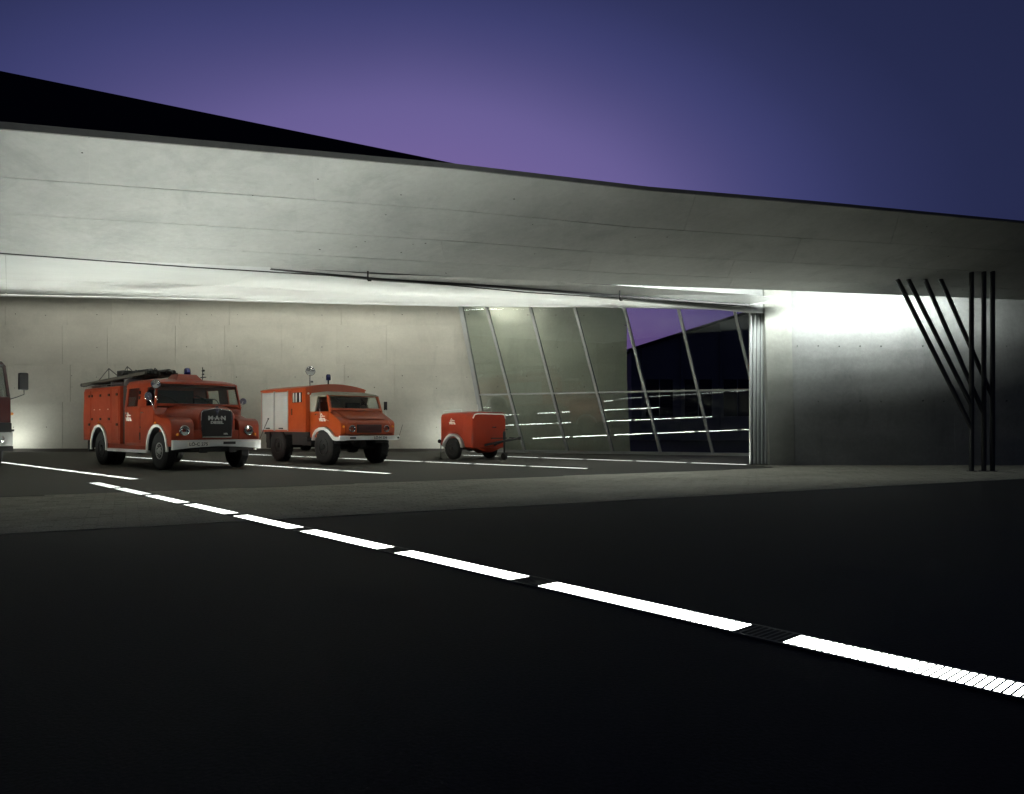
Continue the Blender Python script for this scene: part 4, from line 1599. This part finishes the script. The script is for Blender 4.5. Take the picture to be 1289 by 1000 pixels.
    for y in (-.98, -.90): g.lathe([(.03, 0), (.035, .02), (.001, .04)], (-.94, y, 2.16 - (y + .98)), (1, 0, 0), 10)
    g.build('marker_lamp', M['letter'], r, 0, 40)
    for s in (-1, 1):
        wheel(r, 0, s * .86, .53, .32, s, .25, M['chassis'], .05, 6, 22)
        wheel(r, WB, s * .86, .53, .32, s, .25, M['chassis'], .05, 6, 22)
        g = G(); g.box(WB - .62, WB - .58, s * .7, s * 1.0, .45, .95); g.build('mud_flap', M['black'], r)
    side_logo(r, -.12, -.962, 1.36, .20)
    return r


# ================================================================== pump trailer
def pump_trailer():
    r = vehicle_root('pump_trailer', -1.43, 26.63, .785, 'small closed red fire trailer on two wheels beside the glass facade', 'trailer', 'red fire vehicles parked under the canopy')
    red = M['red3']
    def br(x, hw, z0, z1, c):
        return [(x, -hw + .04, z0), (x, -hw, z0 + .05), (x, -hw, z1 - c), (x, -hw + c * .3, z1 - c * .3), (x, -hw + c, z1), (x, hw - c, z1), (x, hw - c * .3, z1 - c * .3), (x, hw, z1 - c), (x, hw, z0 + .05), (x, hw - .04, z0)]
    g = G()
    g.rings([br(-.78, .74, .52, 1.52, .16), br(-.72, .79, .46, 1.60, .14), br(-.3, .8, .46, 1.63, .13), br(.55, .8, .42, 1.655, .13), br(.88, .80, .40, 1.64, .15), br(.93, .76, .44, 1.60, .16)])
    g.build('body', red, r, 0, 38)
    # bow-shaped lower front apron
    g = G(); g.rings([[(.60, -.70, .42), (.93, -.66, .42), (.93, .66, .42), (.60, .70, .42)], [(.60, -.25, .22), (.90, -.18, .26), (.90, .18, .26), (.60, .25, .22)]])
    g.build('front_apron', red, r, .02)
    # lid seam, rib, handle, front trim
    for s in (-1, 1):
        g = G(); g.box(.50, .515, s * .798, s * .808, .50, 1.56); g.build('rib', red, r)
        g = G(); g.box(-.62, .45, s * .798, s * .812, 1.03, 1.06); g.build('trim_line', red, r)
        g = G(); g.arc_band(.02, .36, .46, .535, R(8), R(172), s * .76, s * .93, 14); g.build('wheel_arch', M['white'], r, .008)
        wheel(r, .02, s * .845, .37, .19, s, .20, M['chassis'], .04, 5)
    g = G(); g.tube([(.935, -.77, 1.42), (.945, -.70, 1.545), (.95, -.58, 1.575), (.95, .58, 1.575), (.945, .70, 1.545), (.935, .77, 1.42)], .022, 6); g.build('edge_trim', M['white'], r)
    g = G(); g.box(.93, .97, .10, .28, 1.10, 1.13); g.build('handle', M['chrome'], r)
    g = G()
    g.tube([(-.65, -.72, 1.62), (-.65, -.72, 1.70), (.3, -.72, 1.72), (.3, -.72, 1.64)], .010, 6)
    g.tube([(.0, .3, 1.63), (.02, .3, 1.78), (-.02, .3, 1.92)], .016, 6)
    g.box(.2, .5, .2, .5, 1.645, 1.69)
    g.build('lid_rail', M['letter'], r)
    # undercarriage, drawbar, jockey wheel, prop stand
    g = G(); g.cyl((.02, -.8, .37), (.02, .8, .37), .04); g.box(-.7, .9, -.45, -.37, .34, .44); g.box(-.7, .9, .37, .45, .34, .44); g.box(-.75, .6, -.62, .62, .40, .46); g.box(.45, .62, -.6, -.5, .30, .40)
    g.build('undercarriage', M['chassis'], r)
    g = G(); g.tube([(.5, -.4, .40), (1.45, .02, .62), (2.15, .16, .74)], .038, 8); g.tube([(.5, .4, .40), (1.45, .06, .62)], .038, 8); g.lathe([(.04, -.05), (.06, 0), (.04, .05)], (2.2, .17, .75), (0, 0, 1), 12)
    g.tube([(1.35, -.32, .74), (1.35, .40, .74)], .020, 6); g.tube([(1.8, .10, .76), (1.75, .62, .74)], .018, 6)
    g.build('drawbar', M['black'], r)
    jx, jy = 1.52, .13
    g = G(); g.cyl((jx, jy, .15), (jx, jy, .98), .032, None, 10); g.cyl((jx, jy, .62), (jx, jy, .94), .045, None, 10); g.tube([(jx, jy, .98), (jx, jy, 1.04), (jx + .05, jy + .12, 1.04)], .012, 6); g.lathe([(.05, -.045), (.12, -.04), (.125, 0), (.12, .04), (.05, .045)], (jx, jy, .125), (0, 1, 0), 18)
    g.build('jockey_wheel', M['black'], r, 0, 40)
    g = G(); g.cyl((-.82, -.72, .02), (-.82, -.72, .55), .018, None, 8); g.cyl((-.82, -.72, .02), (-.82, -.72, .0), .05, None, 8); g.build('prop_stand', M['black'], r)
    g = G(); g.lathe([(.07, 0), (.07, .03), (.05, .05), (.001, .055)], (-.76, -.82, .62), (-1, 0, 0), 12); g.box(-.80, -.74, -.86, -.70, .58, .60); g.build('tail_lamp', M['black'], r, 0, 40)
    side_logo(r, -.10, -.803, 1.27, .17)
    return r


# ================================================================== modern cab-over truck cut by the left edge
def cab_over():
    a = .81
    ang = math.atan2(-math.cos(a), math.sin(a))
    F = Vector((math.sin(a), -math.cos(a))); Lf = Vector((math.cos(a), math.sin(a)))
    corner = Vector((-14.0, 21.15))             # its front left corner
    o = corner - F * 1.35 - Lf * 1.22
    r = vehicle_root('fire_engine', o.x, o.y, a, 'tall red cab-over fire truck cut off by the left edge, with a big black mirror', 'fire truck', 'red fire vehicles parked under the canopy')
    red = M['shaded_red']
    WB = -4.2
    g = G()
    for y in (-.42, .34): g.box(-6, 1.1, y, y + .08, .68, .88)
    g.cyl((WB, -.9, .5), (WB, .9, .5), .08); g.cyl((0, -.9, .5), (0, .9, .5), .08)
    g.build('chassis', M['chassis'], r)
    # lower cab, dark corner cladding, upper cab
    for s in (-1, 1):
        g = G(); n = 12
        pts = [(-1.3, .62), (-.62, .62)] + [(.62 * math.cos(math.pi - math.pi * i / n), .55 + .62 * math.sin(math.pi - math.pi * i / n)) for i in range(1, n)] + [(.62, .62), (1.28, .62), (1.30, 1.25), (-1.3, 1.25)]
        g.prism(pts, 'y', s * .62, s * 1.22); g.build('cab_side', M['black'], r, .03)
    g = G()
    g.rings([[(-1.3, y, 1.25), (1.28, y, 1.25), (1.26, y, 1.95), (1.24, y, 1.98), (-1.3, y, 1.98)] for y in (-1.20, 1.20)])
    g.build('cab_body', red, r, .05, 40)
    g = G()
    for s in (-1, 1):
        for x0, x1, t0, t1 in ((1.14, 1.24, .98, 1.08), (.05, .15, .05, .15), (-1.3, -1.1, -1.28, -1.1)):
            g.rings([[(x0, s * 1.2, 1.95), (x1, s * 1.2, 1.95), (x1, s * 1.13, 1.95), (x0, s * 1.13, 1.95)], [(t0, s * 1.12, 2.85), (t1, s * 1.12, 2.85), (t1, s * 1.05, 2.85), (t0, s * 1.05, 2.85)]])
    g.rings([[(-1.3, -1.13, 2.83), (1.1, -1.13, 2.83), (1.1, 1.13, 2.83), (-1.3, 1.13, 2.83)], [(-1.25, -1.05, 2.98), (.95, -1.05, 2.98), (.95, 1.05, 2.98), (-1.25, 1.05, 2.98)]])
    g.box(-1.3, -1.25, -1.1, 1.1, 1.9, 2.85)
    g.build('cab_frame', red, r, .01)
    g = G(); g.rings([[(1.19, -1.13, 1.98), (1.19, 1.13, 1.98), (1.205, 1.13, 1.98), (1.205, -1.13, 1.98)], [(1.04, -1.06, 2.83), (1.04, 1.06, 2.83), (1.055, 1.06, 2.83), (1.055, -1.06, 2.83)]])
    g.build('windscreen', M['wglass'], r)
    for s in (-1, 1):
        g = G(); g.rings([[(.15, s * 1.175, 1.98), (1.14, s * 1.175, 1.98), (1.14, s * 1.168, 1.98), (.15, s * 1.168, 1.98)], [(.15, s * 1.10, 2.83), (.99, s * 1.10, 2.83), (.99, s * 1.093, 2.83), (.15, s * 1.093, 2.83)]])
        g.build('side_window', M['wglass'], r)
    g = G(); g.box(1.255, 1.275, -.95, .95, 1.25, 1.55); gr = g.build('grille', M['grille'], r)
    for i in range(5):
        g = G(); g.box(1.276, 1.29, -.92, .92, 1.28 + .05 * i, 1.30 + .05 * i); g.build('slat', M['chassis'], gr)
    g = G(); g.rings([[(1.20, y, .58), (1.34 - abs(y) * .03, y, .60), (1.36 - abs(y) * .03, y, .98), (1.22, y, 1.0)] for y in (-1.24, -1.0, 0, 1.0, 1.24)])
    b = g.build('bumper', M['alu_dull'], r, .02)  # white bumper given a grey, its dim light put into the colour
    g = G(); g.box(1.15, 1.36, -1.26, 1.26, 1.0, 1.06); g.box(1.14, 1.30, -1.25, 1.25, .46, .59); g.build('bumper_trim', M['black'], b)
    for y in (-.92, .92): headlight(r, 1.31, y, .80, .10)
    for s in (-1, 1):
        g = G(); g.box(1.28, 1.42, s * 1.36, s * 1.60, 2.17, 2.66); m = g.build('mirror', M['black'], r, .04)
        g = G(); g.tube([(1.15, s * 1.18, 1.90), (1.30, s * 1.34, 1.97), (1.35, s * 1.50, 2.05), (1.35, s * 1.50, 2.2)], .016, 6); g.build('mirror_arm', M['black'], m)
        g = G(); g.lathe([(.04, 0), (.04, .05), (.02, .07), (.001, .075)], (1.22, s * 1.2, 1.5), (0, s, 0), 10); g.build('indicator', M['amber'], r)
        wheel(r, 0, s * 1.05, .52, .30, s, .28, M['chassis'], -.02, 8)
        wheel(r, WB, s * 1.05, .52, .30, s, .28, M['chassis'], .07, 8)
        g = G(); g.arc_band(0, .55, .60, .66, 0, math.pi, s * 1.19, s * 1.26, 14); g.build('arch_trim', M['black'], r)
    g = G(); g.rings([[(1.0, -1.1, 2.86), (1.22, -1.0, 2.80), (1.22, 1.0, 2.80), (1.0, 1.1, 2.86)], [(1.0, -1.1, 2.9), (1.24, -1.0, 2.83), (1.24, 1.0, 2.83), (1.0, 1.1, 2.9)]]); g.build('sun_visor', M['black'], r)
    g = G()
    for y in (-.6, .6): g.box(-.6, -.1, y - .28, y + .28, 1.5, 1.98); g.box(-.75, -.6, y - .28, y + .28, 1.8, 2.6)
    g.build('seat', M['seat'], r, .03)
    g = G(); g.box(-6.2, -1.42, -1.22, 1.22, .75, 2.95)
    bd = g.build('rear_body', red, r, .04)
    for s in (-1, 1):
        for x0, x1 in ((-6.1, -4.9), (-3.4, -2.5), (-2.45, -1.5)):
            g = G(); g.box(x0, x1, s * 1.218, s * 1.23, .85, 2.6); g.build('shutter', M['shutter'], r)
    for y in (-.8, .8):
        g = G(); g.lathe([(.09, 0), (.095, .03), (.09, .14), (.05, .18), (.001, .19)], (.6, y, 2.97), (0, 0, 1), 16); g.build('beacon', M['blue'], r, 0, 40)
    return r


plain_maroon = plain('dark_red_slat', (.10, .018, .014), .5)
fire_engine()
box_truck()
pump_trailer()
cab_over()
